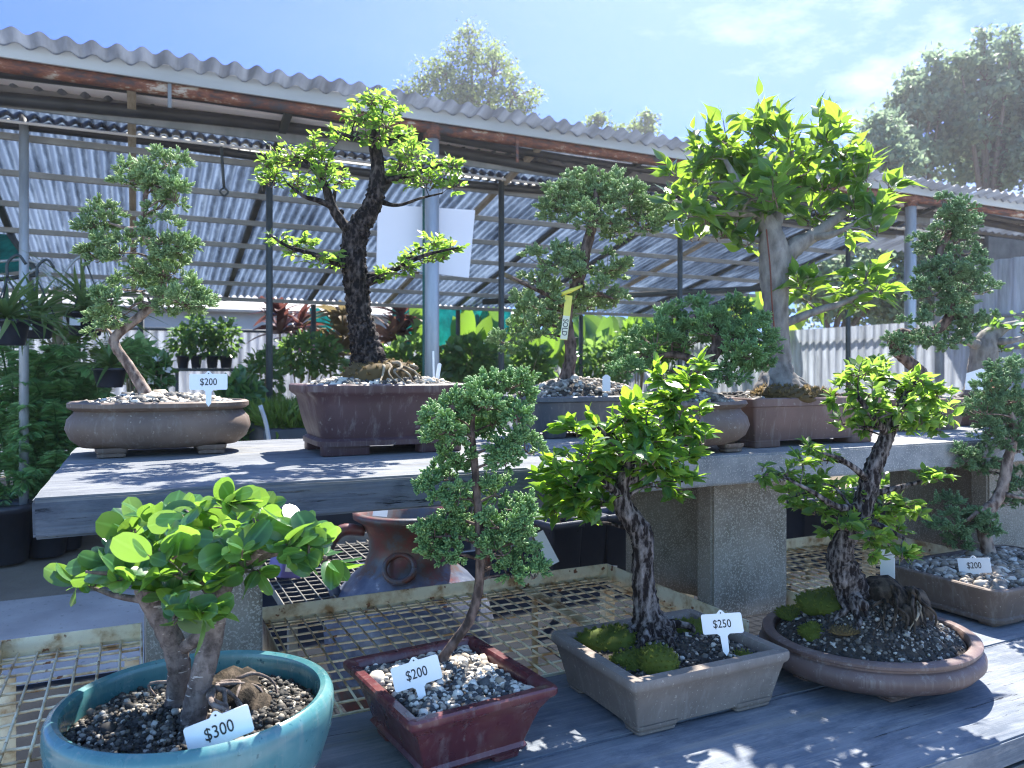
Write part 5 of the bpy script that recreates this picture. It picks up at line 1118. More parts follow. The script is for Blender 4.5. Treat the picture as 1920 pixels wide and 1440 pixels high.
for i in range(7):
    for jx in range(7):
        u, v = i / 6, jx / 6; g.append((P[0] * (1 - u) + P[1] * u) * (1 - v) + (P[3] * (1 - u) + P[2] * u) * v - UP * .08 * math.sin(math.pi * u) * math.sin(math.pi * v))
mb.add(g, [(i * 7 + jx, i * 7 + jx + 1, i * 7 + jx + 8, i * 7 + jx + 7) for i in range(6) for jx in range(6)]); mb.build('cloth', MT['shade'], c)
mb = MB(); tube(mb, [P[1] + [0.02, 0, 0], P[2] + [.02, 0, -.02]], .03, 6, 2); mb.build('frame', MT['darksteel'], c)
mb = MB(); tube(mb, [P[3] + [0, 0, -.05], P[2] + [.02, 0, -.05]], .02, 6, 2); mb.build('frame', MT['darksteel'], c)

# pale board on the big post, green downpipe
p = PY(798, 452, 5.83); d0 = dY(798, 5.83)
def quad_board(pts, Y, th, m):
    P = [PY(x, y, Y) for x, y in pts]; mb = MB(); V = np.array(P + [q + [0, th, 0] for q in P])
    mb.add(V, [(3, 2, 1, 0), (4, 5, 6, 7), (0, 1, 5, 4), (1, 2, 6, 5), (2, 3, 7, 6), (3, 0, 4, 7)], smooth=False); return mb
tag(quad_board([(709, 383), (891, 394), (879, 521), (706, 499)], 5.80, .012, MT['board']).build('notice_board', MT['board'], None, origin=p), 'blank pale board fixed behind thick galvanised post', 'board')
a = PY(797, 345, 5.76); mb = MB(); tube(mb, [a, (a[0], a[1], 0)], .022, 8, 1, raw=True)
tag(mb.build('drain_pipe', mat('green_hose_pipe', (.005, .07, .055), (.01, .12, .09), 4, .5), None, origin=(a[0], a[1], 0)), 'thin dark green pipe running down beside thick galvanised post', 'pipe')

S2 = thing('far_shed', 'pale grey shed seen in strip of daylight below back edge of greenhouse roof', 'shed', (0, 17.4, 0))
mb = MB(); box(mb, -9, 8.5, 17.2, 17.3, 0, 2.62, .01); mb.build('wall', mat('pale_shed_wall', (.20, .22, .25), (.28, .30, .33), 1.2, .8), S2)
mb = MB(); bx = Matrix.Translation((-.25, 18.6, 3.0)) @ Matrix.Rotation(R(14), 4, 'X'); box(mb, -9.2, 9.2, -1.7, 1.7, -.03, .03, .01, 0, bx); mb.build('roof', MT['purlin'], S2)
# ------------------------------------------------------------------ nursery plants behind
def pot_simple(t, x, y, z, r, h, m=MT['blackplastic'], name='pot'):
    mb = MB(); lathe(mb, [(r * .72, 0), (r * .75, .004), (r * .96, h * .86), (r * 1.04, h * .87), (r * 1.04, h), (r * .95, h), (r * .9, h * .88)], (x, y, z), 18)
    k = 18; a = np.linspace(0, 2 * math.pi, k, endpoint=False)
    mb.add(np.column_stack([x + r * .91 * np.cos(a), y + r * .91 * np.sin(a), np.full(k, z + h * .9)]), [np.arange(k)[None, :]]); return mb.build(name, m, t)
def rosette(LM, c, n, ln, tpl, el=(20, 80), wid=1.0, jit=.2, curl=0):
    az = np.arange(n) * 2.4 + rng.normal(0, .2, n); e = np.radians(rng.uniform(el[0], el[1], n))
    L = np.column_stack([np.cos(az) * np.cos(e), np.sin(az) * np.cos(e), np.sin(e)])
    Nn = UP * np.cos(e)[:, None] - np.column_stack([np.cos(az), np.sin(az), np.zeros(n)]) * np.sin(e)[:, None] + rng.normal(0, jit, (n, 3))
    cloud(LM, tpl, np.asarray(c) + L * .01 * ln, L, Nn, ln * rng.uniform(.6, 1.1, n), wid=np.full(n, wid))
def hanging_basket(px, py, Y, r, label, hook_py=None, leaves=70, ll=.34):
    c = PY(px, py, Y); d = dY(px, Y); h = r * 1.25; t = thing('hanging_basket', label, 'hanging basket', c - UP * h, 'hanging spider plants')
    pot_simple(t, c[0], c[1], c[2] - h, r, h)
    LM = MB(); rosette(LM, c, leaves, ll, LEAF_STRAP, (5, 85), 1.0, .25); LM.build('foliage', MT['l_spider'], t)
    if hook_py:
        top = PY(px, hook_py, Y); mb = MB()
        for a in (0, 2.1, 4.2): tube(mb, [c + [r * math.cos(a), r * math.sin(a), 0], c + [r * .4 * math.cos(a), r * .4 * math.sin(a), (top[2] - c[2]) * .6], top], .005, 5, 3)
        tube(mb, [top, top + [0, 0, .08], top + [.05, 0, .13], top + [.09, 0, .08]], .009, 6, 4); mb.build('hanger', MT['darksteel'], t)
        m2 = MB(); X = facing(np.array([c[0], c[1], c[2] - h * .45]) - FWD * r * 1.0, 0, 0, 0); extrude(m2, [(-r * .25, -r * .2), (r * .25, -r * .2), (r * .25, r * .2), (-r * .25, r * .2)], .003, X); m2.build('sticker', MT['white'], t)
    return t
hanging_basket(14, 600, 5.2, .115, 'hanging spider plant basket at left frame edge, left of silver post', 520)
hanging_basket(70, 597, 5.6, .10, 'hanging spider plant basket just right of silver post', 525, 60)
hanging_basket(160, 586, 6.0, .125, 'hanging spider plant basket with hook, between bent stem and crooked juniper', 490, 90, .42)
hanging_basket(206, 690, 5.6, .10, 'low spider plant basket behind bent trunk of crooked juniper', None, 50, .32)
# bare stem with arching hooks
def hook_stand():
    Y = 7.05; P = [PY(108, y, Y) for y in (900, 760, 640, 538)]; t = thing('hanging_stand', 'tall tan pole with thin arching arms among ferns at left', 'stand', (P[0][0], P[0][1], 0))
    mb = MB(); tube(mb, [np.array([P[0][0], P[0][1], 0])] + P, [.05, .045, .042, .04, .032], 10, 5, 0, .08); mb.build('pole', MT['stem'], t)
    for pts in (((106, 540), (90, 510), (55, 488), (0, 490)), ((106, 540), (98, 525), (75, 505), (52, 512)), ((110, 540), (122, 510), (140, 488), (158, 478)), ((104, 660), (80, 620), (60, 605), (30, 600)), ((112, 655), (130, 625), (150, 610), (190, 590))):
        mb = MB(); tube(mb, [PY(x, y, Y - .05) for x, y in pts], .012, 6, 5); mb.build('arm', MT['stem'] if pts[0][1] > 600 else MT['galv'], t)
hook_stand()
def fern(px, py, Y, w, h, n, label, m=MT['l_fern'], ln=.6):
    """bushy plant of feathery fronds, rooted on the ground"""
    c = PY(px, py, Y); gz = .0; t = thing('fern', label, 'fern', (c[0], c[1], gz), 'tall feathery ferns at left'); LM = MB(); st = MB(); pos = []; LL = []; NN = []; SS = []
    for k in range(n):
        e = rand_dirs(1)[0] * rng.uniform(.3, 1) ** .5; end = c + np.array([e[0] * w, e[1] * w, e[2] * h]); s0 = np.array([c[0] + e[0] * w * .25, c[1] + e[1] * w * .25, max(gz + .2, end[2] - rng.uniform(.3, .6))])
        mid = (s0 + end) / 2 + UP * rng.uniform(.08, .22); nn = 34; P = catmull([s0, mid, end], nn); tube(st, [s0, mid, end], [.005, .004, .002], 4, 3, cap=False)
        T = np.gradient(P, axis=0); T /= np.linalg.norm(T, axis=1)[:, None]; sd = np.cross(T, UP); sd /= np.linalg.norm(sd, axis=1)[:, None] + 1e-9
        for sgn in (1, -1):
            ii = np.arange(5, nn); pos.append(P[ii]); LL.append(sd[ii] * sgn + T[ii] * .55 - UP * .25 + rng.normal(0, .15, (len(ii), 3))); NN.append(np.tile(UP, (len(ii), 1)) + rng.normal(0, .35, (len(ii), 3))); SS.append(.13 * ln * np.sin(np.linspace(.5, 2.9, len(ii))) + .03)
    cloud(LM, LEAF_SIMPLE, np.concatenate(pos), np.concatenate(LL), np.concatenate(NN), np.concatenate(SS), wid=np.full(sum(map(len, pos)), .55))
    LM.build('foliage', m, t); st.build('stem', MT['l_fern'], t); pot_simple(t, c[0], c[1], 0, .2, .34)
LF = leafmat('fern_fronds_light', (.03, .10, .03), (.06, .16, .04), (.14, .26, .06), trans=(.4, .6, .1), tf=.45)
fern(25, 690, 6.9, .55, .45, 48, 'dark feathery fern at left frame edge below hanging basket')
fern(20, 830, 6.7, .50, .50, 44, 'dark feathery fern low at left edge in front of pale floor strip')
fern(112, 760, 6.8, .50, .50, 55, 'tall feathery fern right of silver post')
fern(150, 670, 7.3, .42, .40, 51, 'light green feathery fern behind left end of brown oval pot', LF)
fern(100, 880, 6.6, .42, .45, 44, 'low dark fern beside left end of timber slab')
fern(60, 740, 7.4, .5, .45, 40, 'mid green feathery fern directly behind silver post', LF)
def shrub(px, py, Y, rx, ry, n, label, m, tpl=LEAF_SIMPLE, ls=.09, cat='shrub', grp='potted shrubs under roof', name='shrub', flowers=None, up=.6, pot=True, zmin=.15):
    c = PY(px, py, Y); d = dY(px, Y); a, b = rx * d / FPX, ry * d / FPX; t = thing(name, label, cat, (c[0], c[1], 0), grp); LM = MB(); st = MB()
    q = rand_dirs(n) * (rng.uniform(.05, 1, n) ** .4)[:, None]; lump = 1 + .18 * np.sin(q @ rng.normal(size=(3, 3)) * 4).mean(1); q = q * lump[:, None]
    P = c + q[:, 0:1] * RIGHT * a + q[:, 1:2] * UP * b + q[:, 2:3] * FWD * a * .8
    P = P[P[:, 2] > zmin]; q = (P - c); q /= np.linalg.norm(q, axis=1)[:, None] + 1e-9
    cloud(LM, tpl, P, q + rng.normal(0, .6, P.shape), UP * up + rng.normal(0, .5, P.shape), ls * rng.uniform(.6, 1.3, len(P))); LM.build('foliage', m, t)
    for k in range(6):
        e = c + np.array([rng.normal(0, .4) * a, rng.normal(0, .4) * a, rng.uniform(-.2, .5) * b]); tube(st, [(c[0], c[1], .05), (c + e) / 2 * [1, 1, .8], e], [.015, .01, .005], 5, 3)
    st.build('stem', MT['stem'], t)
    if flowers:
        fm, fn_, fs = flowers
        for i in rng.integers(0, len(P), fn_):
            fb = MB(); cloud(fb, LEAF_SIMPLE, np.tile(P[i] + q[i] * fs * .5, (6, 1)), rand_dirs(6) - FWD * .5 + q[i], np.tile(q[i] - FWD, (6, 1)), fs); fb.build('flower', fm, t)
    if pot: pot_simple(t, c[0], c[1], 0, min(.2, a * .6), .26)
    return t
shrub(575, 665, 10.1, 62, 40, 900, 'dark flowering shrub with pink blooms left of craggy elm trunk', MT['l_dark'], ls=0.102, flowers=(MT['flower_pink'], 8, .05))
shrub(495, 705, 9.5, 36, 52, 500, 'thin dark shrub beside dark green post left of maroon pot', MT['l_dark'], ls=0.096)
shrub(770, 680, 10.1, 50, 42, 650, 'glossy dark shrub right of craggy elm base', MT['l_dark'], ls=0.132)
shrub(880, 680, 9.9, 60, 42, 800, 'glossy dark shrub right of thick galvanised post', MT['l_dark'], ls=0.144)
shrub(985, 690, 10.1, 50, 44, 650, 'glossy dark shrub behind slate pot juniper, left side', MT['l_dark'], ls=0.144)
shrub(1130, 680, 10.4, 56, 48, 750, 'leafy dark shrub right of slate pot juniper trunk', MT['l_dark'], ls=0.144)
shrub(1195, 650, 10.9, 40, 42, 550, 'mid green shrub between slate pot juniper and low juniper', MT['l_helic'], ls=0.156)
shrub(690, 700, 9.7, 50, 26, 420, 'low dark shrub hidden behind craggy elm base', MT['l_dark'], ls=0.108)
shrub(290, 700, 6.2, 24, 24, 260, 'small plant with white flowers behind crooked juniper trunk', MT['l_dark'], ls=0.096, flowers=(MT['flower_white'], 26, .05))
shrub(250, 670, 6.6, 26, 24, 220, 'soft green shrub behind bend of crooked juniper trunk', MT['l_fern'], ls=0.120)
shrub(448, 765, 6.0, 34, 62, 620, 'near-black shrub behind price tag on the left', MT['l_dark'], ls=0.096)
# shelf of small black pots against the back wall
T0 = PY(385, 690, 10.2); sh = thing('plant_shelf', 'dark shelf of potted plants against pale back wall', 'shelf', (T0[0], T0[1], 0))
a, b = PY(325, 690, 10.2), PY(446, 690, 10.2); mb = MB(); box(mb, a[0], b[0], 10.05, 10.40, T0[2] - .04, T0[2] - .003, .004); mb.build('board', MT['darksteel'], sh)
for x in (a[0] + .02, b[0] - .06):
    mb = MB(); box(mb, x, x + .04, 10.18, 10.24, 0, T0[2] - .042, .003); mb.build('leg', MT['darksteel'], sh)
for px, sz, hh, lab in ((343, .075, 60, 'left'), (368, .07, 85, 'second'), (398, .075, 70, 'third'), (424, .08, 80, 'right')):
    c = PY(px, 690, 10.2); t = thing('potted_plant', {'left': 'small potted plant on left end of plant shelf', 'second': 'tallest loose-leaved potted plant second along the plant shelf', 'third': 'potted plant third along the plant shelf', 'right': 'dense dark potted plant on right end of plant shelf'}[lab], 'potted plant', c, 'small potted plants on the shelf')
    pot_simple(t, c[0], c[1], c[2] - .001, sz, .15); d = dY(px, 10.2); LM = MB(); n = 260; q = rand_dirs(n) * (rng.random(n) ** .4)[:, None]
    P = c + UP * (.12 + hh / 2 * d / FPX) + q * [.17, .17, hh / 2 * d / FPX]; cloud(LM, LEAF_SIMPLE, P, q + rng.normal(0, .6, P.shape), UP + rng.normal(0, .5, P.shape), .085 * rng.uniform(.6, 1.3, n)); LM.build('foliage', MT['l_dark'], t)
    st = MB(); tube(st, [c + UP * .1, c + UP * (.12 + hh / 2 * d / FPX)], .008, 5, 3); st.build('stem', MT['stem'], t)
def cordyline(px, py, Y, n, ln, label, m, layers=2):
    c = PY(px, py, Y); t = thing('cordyline', label, 'cordyline', (c[0], c[1], 0), 'broad-leaved cordylines'); LM = MB()
    for k in range(layers): rosette(LM, c - UP * k * ln * .55, n, ln, LEAF_CORDY, (0, 80), 1.25, .3)
    LM.build('foliage', m, t); st = MB(); tube(st, [(c[0], c[1], 0), (c[0] + .02, c[1], c[2] * .5), c], [.02, .018, .014], 6, 3); st.build('stem', MT['stem'], t)
cordyline(524, 592, 10.7, 22, 0.45, 'dark red cordyline right of dark green post', MT['l_red'])
cordyline(562, 612, 10.9, 18, 0.38, 'smaller purple-red cordyline left of golden cordyline', MT['l_red'])
cordyline(642, 592, 10.5, 26, 0.50, 'golden tan cordyline beside craggy elm trunk', MT['l_gold'], 3)
cordyline(618, 640, 10.7, 20, 0.38, 'lower tan cordyline at left of craggy elm trunk', MT['l_gold'])
cordyline(752, 595, 10.9, 24, 0.47, 'bright red cordyline right of craggy elm trunk', MT['l_red'])
cordyline(735, 640, 10.8, 24, 0.45, 'bronze cordyline below bright red cordyline', leafmat('bronze_leaves', (.10, .045, .03), (.19, .085, .05), (.32, .17, .10), trans=(.26, .13, .08), tf=.35))
def paddle(px, py, Y, n, ln, label, m=MT['l_helic'], tpl=LEAF_BANANA, el=(55, 88), grp='upright paddle-leaf plants', wid=1.0, name='paddle_plant', flowers=0):
    c = PY(px, py, Y); t = thing(name, label, 'paddle-leaf plant', (c[0], c[1], 0), grp); LM = MB(); st = MB()
    for k in range(n):
        az = rng.uniform(0, 2 * math.pi); e = R(rng.uniform(*el)); L = np.array([math.cos(az) * math.cos(e), math.sin(az) * math.cos(e), math.sin(e)])
        s0 = np.array([c[0] + rng.normal(0, .09), c[1] + rng.normal(0, .09), 0]); b0 = s0 + L * rng.uniform(.5, .95) * c[2]; b0[2] = c[2] * rng.uniform(.65, 1.0)
        Nn = np.cross(np.cross(L, UP), L) * 1.0 - FWD * .8 + rng.normal(0, .3, 3); cloud(LM, tpl, [b0], np.array([L]), np.array([Nn]), ln * rng.uniform(.75, 1.15), wid=np.array([wid]))
        tube(st, [s0, (s0 + b0) / 2, b0], [.016, .012, .008], 5, 3)
    LM.build('foliage', m, t); st.build('stem', MT['l_helic'], t)
    if flowers:
        for k in range(flowers):
            fb = MB(); cloud(fb, LEAF_SIMPLE, np.tile(c + rng.normal(0, .16, 3) + UP * .1, (5, 1)), rand_dirs(5) + UP, rand_dirs(5), .09); fb.build('flower', MT['flower_orange'], t)
paddle(838, 652, 11.1, 19, 0.74, 'upright paddle-leaf plant just right of thick galvanised post')
paddle(905, 652, 11.2, 22, 0.86, 'tallest upright paddle-leaf plant under teal shade cloth')
paddle(1000, 652, 11.5, 16, 0.74, 'upright paddle-leaf plant behind slate pot juniper foliage')
paddle(1075, 652, 11.7, 16, 0.72, 'upright paddle-leaf plant directly behind slate pot juniper trunk')
paddle(1150, 642, 11.7, 16, 0.74, 'spiky green paddle-leaf plant left of low juniper crown')
paddle(1232, 612, 11.5, 16, 1.02, 'tall broad paddle-leaf plant rising above low juniper crown', wid=1.25)
paddle(1300, 602, 11.7, 16, 0.96, 'paddle-leaf plant behind low juniper, left of fig trunk')
paddle(1395, 582, 11.5, 14, 0.96, 'paddle-leaf plant seen just left of grey fig trunk', MT['l_banana'])
paddle(1500, 662, 9.7, 12, 0.74, 'bright backlit banana-like plant right of grey fig trunk', MT['l_banana'], el=(25, 80), wid=1.25)
paddle(1552, 667, 9.5, 12, 0.72, 'bright green broad-leaved plant behind small elm crown', MT['l_banana'], el=(25, 75), wid=1.2)
paddle(1615, 652, 10.7, 11, 0.42, 'low green plant with orange flowers before pale fence', MT['l_banana'], el=(35, 80), flowers=8)
# raised planter of grass seen between the two left pots
g0 = (1.45, 5.75, 0); t = thing('grass_planter', 'raised dark planter full of bright green grass between the two left pots', 'planter', g0)
mb = MB(); box(mb, .74, 2.2, 5.2, 6.25, 0, .93, .015); mb.build('planter_box', MT['blackplastic'], t)
mb = MB(); n = 7000; P = np.column_stack([rng.uniform(.76, 2.18, n), rng.uniform(5.22, 6.23, n), np.full(n, .932)])
P[:, 2] += .09 * np.sin(P[:, 0] * 9) * np.sin(P[:, 1] * 7) ** 2 * 0
blade = (np.array([[-.06, 0, 0], [.06, 0, 0], [.035, .6, .14], [0, 1, .42]]), [np.array([[0, 1, 2], [0, 2, 3]])], np.array([0, 0, .5, 1.]))
cloud(mb, blade, P, np.tile(UP, (n, 1)) + rng.normal(0, .42, (n, 3)), rng.normal(size=(n, 3)), rng.uniform(.08, .2, n)); o = mb.build('grass', MT['l_grass'], t); o['kind'] = 'stuff'
p = PY(492, 800, 4.3); mb = MB(); tube(mb, [PY(488, 760, 4.3), PY(500, 800, 4.3), PY(512, 880, 4.3)], .012, 6, 4)
tag(mb.build('garden_stake', MT['galv'], None, origin=p), 'thin grey stake leaning before grass strip between the left pots', 'stake')
def nursery_pot(px, py, d, r, h, label, stickers=2, m=MT['blackplastic'], z0=None, sq=False):
    c = W(px, py, d); z = c[2] if z0 is None else z0; t = thing('nursery_pot', label, 'plant pot', (c[0], c[1], z), 'black nursery pots')
    if sq:
        mb = MB(); loft(mb, o_rect(r, r, r * .2), [(-.02, 0), (-.018, .003), (-.004, h * .9), (.004, h * .9), (.004, h), (-.006, h), (-.012, h * .85)], (c[0], c[1], z), R(8)); mb.build('pot', m, t)
        mb = MB(); box(mb, c[0] - r * .85, c[0] + r * .85, c[1] - r * .85, c[1] + r * .85, z + h * .84, z + h * .88, .01); mb.build('soil', MT['soil'], t)
    else: pot_simple(t, c[0], c[1], z, r, h, m)
    for k in range(stickers):
        q = np.array([c[0], c[1], z + h * (.22 + .3 * k)]) - FWD * r * (.92 if not sq else 1.12); X = facing(q, 0, rng.uniform(-8, 8), -8); mb = MB(); w = r * .28
        extrude(mb, [(-w, -w * .55), (w, -w * .55), (w, w * .55), (-w, w * .55)], .003, X); mb.build('sticker', MT['white'], t)
    return t
nursery_pot(8, 1058, 5.3, .19, .40, 'black nursery pot with two white stickers at left frame edge', 2, z0=0.0)
nursery_pot(88, 1030, 5.5, .15, .24, 'low black nursery pot in shade under left end of timber slab', 0, z0=0.0)
nursery_pot(122, 1025, 5.7, .14, .22, 'black nursery pot deeper in shade under left end of timber slab', 0, z0=0.0)
# back mesh tables and what stands on them
mesh_shelf(.45, 1.10, 2.62, 3.60, .50, 'low dark mesh table behind left pillar, small box on it', mat('dull_dark_mesh', (.13, .12, .10), (.25, .23, .19), 12, .7), True, .05, .06, False, 'low mesh tables at the back')
mesh_shelf(1.95, 3.6, 2.75, 3.55, .46, 'low mesh table at the back carrying black square pots', mat('dull_brown_mesh', (.17, .14, .10), (.30, .26, .20), 12, .7), True, .05, .06, False, 'low mesh tables at the back')
c = W(541, 1085, 2.95); t = thing('seed_box', 'small purple and white box tilted on low mesh table', 'box', (c[0], c[1], .5))
mb = MB(); M = Matrix.Translation((c[0], c[1], .605)) @ Matrix.Rotation(R(28), 4, 'Z') @ Matrix.Rotation(R(14), 4, 'Y'); box(mb, -.05, .05, -.04, .04, -.09, .09, .006, 0, M); mb.build('carton', mat('purple_card', (.10, .09, .24), (.16, .14, .34), 9, .5), t)
mb = MB(); box(mb, -.035, .035, -.0445, -.0415, -.065, .045, .001, 0, M); mb.build('panel', MT['tapewhite'], t)
for k, (px, dd) in enumerate(((1045, 2.95), (1092, 3.05), (1142, 3.12), (1195, 3.2), (1500, 3.5), (1560, 3.6), (1625, 3.7), (1700, 3.8))):
    p = W(px, 1000, dd); nursery_pot(px, 1000, dd, .075, .27, ['black square pot beside leaning white label', 'black square pot with sticker left of middle of dark pot row', 'black square pot nearest toothed elm trunk', 'black square pot hidden behind toothed elm trunk', 'black square pot just right of tall cement block', 'black square pot behind exposed-root elm, second from cement block', 'black square pot behind exposed-root elm trunk', 'black square pot right of exposed-root elm trunk'][k], 1, mat('dark_blue_black_plastic', (.012, .018, .032), (.03, .04, .06), 6, .45) if k == 0 else bpy.data.materials['dark_blue_black_plastic'], z0=.465, sq=True)
for px, py, Y, lab in ((1515, 925, 3.4, 'shaded green plant in dark gap right of tall cement block'), (1740, 935, 3.6, 'pale backlit plant in gap left of right cement block'), (1640, 915, 3.7, 'shaded green plant in gap behind exposed-root elm')):
    shrub(px, py, Y, 46, 34, 260, lab, MT['l_helic'] if px != 1740 else MT['l_spider'], ls=.07, pot=False, grp='plants under the upper level', zmin=.3)
# bamboo stake with a hanging white label
a = W(1003, 985, 2.25); mb = MB(); tube(mb, [(a[0], a[1], 0), (a[0], a[1], .45), a], [.010, .010, .009], 8, 3, 0, .05)
tag(mb.build('bamboo_stake', MT['stem'], None, origin=(a[0], a[1], 0)), 'upright bamboo stake behind mesh shelf, right of slender juniper', 'stake')
q = W(1024, 1028, 2.22); X = facing(q, 28, 0, 5); mb = MB(); extrude(mb, [(-.016, -.05), (.016, -.05), (.016, .05), (-.016, .05)], .001, X)
tag(mb.build('plant_label', MT['white'], None, origin=q), 'long blank white label leaning beside bamboo stake', 'plant label', 'blank white plant labels')
# big glazed urn
c = base(768, 2.85, 0); t = thing('urn', 'large rust-red and blue glazed urn with loop handles behind mesh shelf', 'urn', c)
prof = [(.17, 0), (.19, .02), (.255, .12), (.30, .26), (.31, .38), (.285, .47), (.22, .545), (.165, .59), (.148, .64), (.150, .70), (.172, .745), (.205, .765), (.207, .785), (.19, .79), (.165, .765), (.13, .70)]
mb = MB(); lathe(mb, prof, c, 56); body = mb.build('body', MT['urn'], t)
for s in (-1, 1):
    u = RIGHT * s * .95 - FWD * .3; u /= np.linalg.norm(u); mb = MB(); cc = np.array(c)
    tube(mb, [cc + u * .165 + UP * .72, cc + u * .245 + UP * .725, cc + u * .295 + UP * .66, cc + u * .29 + UP * .57, cc + u * .262 + UP * .49], [.02, .022, .022, .02, .022], 10, 6); mb.build('handle', MT['urn'], t)
cc = np.array(c); mb = MB()
for k in range(1): 
    q = cc - FWD * .175 + UP * .615 - RIGHT * .012; a = np.linspace(0, 2 * math.pi, 17); tube(mb, [q + RIGHT * .052 * math.cos(x) + UP * .040 * math.sin(x) - FWD * -.03 * math.sin(x) for x in a], .010, 8, 3)
mb.build('medallion', MT['urn'], t)
q = W(713, 962, 2.58); X = facing(q, -8, 0, 35); mb = MB(); extrude(mb, [(-.024, -.012), (.024, -.012), (.024, .012), (-.024, .012)], .001, X)
tag(mb.build('price_sticker', MT['white'], None, origin=q), 'tiny white sticker on rim of glazed urn', 'sticker')

# ------------------------------------------------------------------ trees beyond
def far_tree(px, pyb, d, crowns, label, m, nleaf, ls, trunk_r=.18, clump=.5, limbs=True, cat='tree'):
    """crowns: ellipsoids (px, py, rx, ry) in the picture at distance d"""
    b = base(px, d, 0); t = thing('tree', label, cat, b, 'trees beyond greenhouse'); tr = MB(); LM = MB()
    mean = np.mean([W(c[0], c[1], d) for c in crowns], axis=0); fork = np.array([b[0], b[1], max(1.5, mean[2] * .5)])
    tube(tr, [b, (np.array(b) + fork) / 2 + [.1, 0, 0], fork], [trunk_r, trunk_r * .8, trunk_r * .65], 9, 4, 0, .06)
    area = sum(c[2] * c[3] for c in crowns); pos = []; LL = []
    for (x, y, rx, ry) in crowns:
        c = W(x, y, d + rng.normal(0, .04) * d * .5); a, bb = rx * d / FPX, ry * d / FPX
        tube(tr, [fork, (fork + c) / 2 + UP * .3, c], [trunk_r * .45, trunk_r * .28, trunk_r * .1], 6, 4, 0, .05)
        n = int(nleaf * rx * ry / area); nc = max(5, int(n / 60)); q = rand_dirs(nc) * (rng.uniform(.1, 1, nc) ** .5)[:, None]
        C = c + q[:, 0:1] * RIGHT * a + q[:, 1:2] * UP * bb + q[:, 2:3] * FWD * a
        for cp in C:
            tube(tr, [c - UP * bb * .3, (c + cp) / 2, cp], [trunk_r * .1, trunk_r * .06, trunk_r * .03], 4, 2, cap=False)
            k = max(4, n // nc); pos.append(cp + rng.normal(0, clump * .5, (k, 3)) * [1, 1, .7]); LL.append(rng.normal(0, 1, (k, 3)) + [0, 0, .2])
    P = np.concatenate(pos); L = np.concatenate(LL); cloud(LM, LEAF_SIMPLE, P, L, rng.normal(size=P.shape) + UP * .6, ls * rng.uniform(.6, 1.3, len(P)))
    LM.build('crown', m, t); tr.build('trunk', MT['twig'], t)
far_tree(885, 300, 30, [(885, 95, 50, 40), (835, 130, 46, 40), (925, 130, 50, 46), (870, 155, 60, 50), (795, 165, 36, 34), (965, 170, 46, 46), (910, 195, 60, 46), (840, 200, 50, 40), (985, 205, 36, 36), (770, 180, 24, 24), (885, 240, 90, 40)], 'airy round-crowned tree rising above middle of corrugated roof', MT['l_far'], 11000, .14, .28, .42)
far_tree(1120, 300, 34, [(1120, 232, 20, 16), (1105, 250, 18, 14), (1140, 255, 24, 16)], 'small treetop peeping over roof, left of the pair right of airy tree', MT['l_far'], 900, .2, .14, .3)
far_tree(1203, 300, 34, [(1210, 225, 20, 20), (1190, 240, 18, 14), (1222, 245, 16, 14), (1203, 265, 34, 18)], 'small feathery treetop peeping over roof, right of the pair', MT['l_far'], 1100, .2, .14, .3)
far_tree(1640, 400, 22, [(1650, 255, 40, 36), (1625, 275, 28, 30), (1680, 280, 44, 50), (1640, 330, 60, 60)], 'dark rounded tree behind fig crown at left of tall leafy mass', MT['l_fardark'], 7000, .18, .2, .40)
far_tree(1720, 400, 24, [(1690, 190, 10, 34), (1712, 160, 12, 36), (1752, 128, 10, 36), (1770, 170, 14, 40), (1720, 190, 40, 40), (1745, 165, 30, 36), (1700, 215, 34, 44), (1760, 240, 60, 70), (1710, 300, 60, 60)], 'tall hazy tree at left side of leafy mass on right', MT['l_fardark'], 7500, .22, .2, .34)
far_tree(1850, 400, 24, [(1845, 75, 9, 34), (1800, 118, 12, 40), (1872, 95, 12, 36), (1898, 84, 12, 36), (1845, 100, 14, 36), (1850, 140, 40, 44), (1815, 150, 34, 46), (1885, 150, 40, 40), (1910, 120, 34, 40), (1930, 110, 40, 50), (1840, 220, 80, 70), (1920, 220, 70, 80), (1850, 300, 90, 70)], 'tallest feathery tree at right frame edge above shed roof', MT['l_fardark'], 10000, .22, .25, .34)
far_tree(1960, 400, 23, [(1960, 180, 60, 70), (1990, 250, 80, 80), (1950, 310, 60, 60)], 'tree cut by right frame edge beside tallest feathery tree', MT['l_fardark'], 8000, .18, .2, .5)
far_tree(1560, 700, 17, [(1530, 520, 60, 60), (1600, 500, 60, 60), (1660, 470, 50, 60), (1580, 570, 70, 50), (1680, 560, 50, 50), (1720, 500, 40, 60)], 'deep green tree filling gap below end of translucent roof', MT['l_fardark'], 9000, .16, .15, .4)
far_tree(1790, 700, 17, [(1760, 540, 60, 60), (1830, 560, 60, 60), (1790, 600, 70, 50)], 'deep green tree behind clear corrugated shed wall', MT['l_fardark'], 4000, .18, .15, .4)
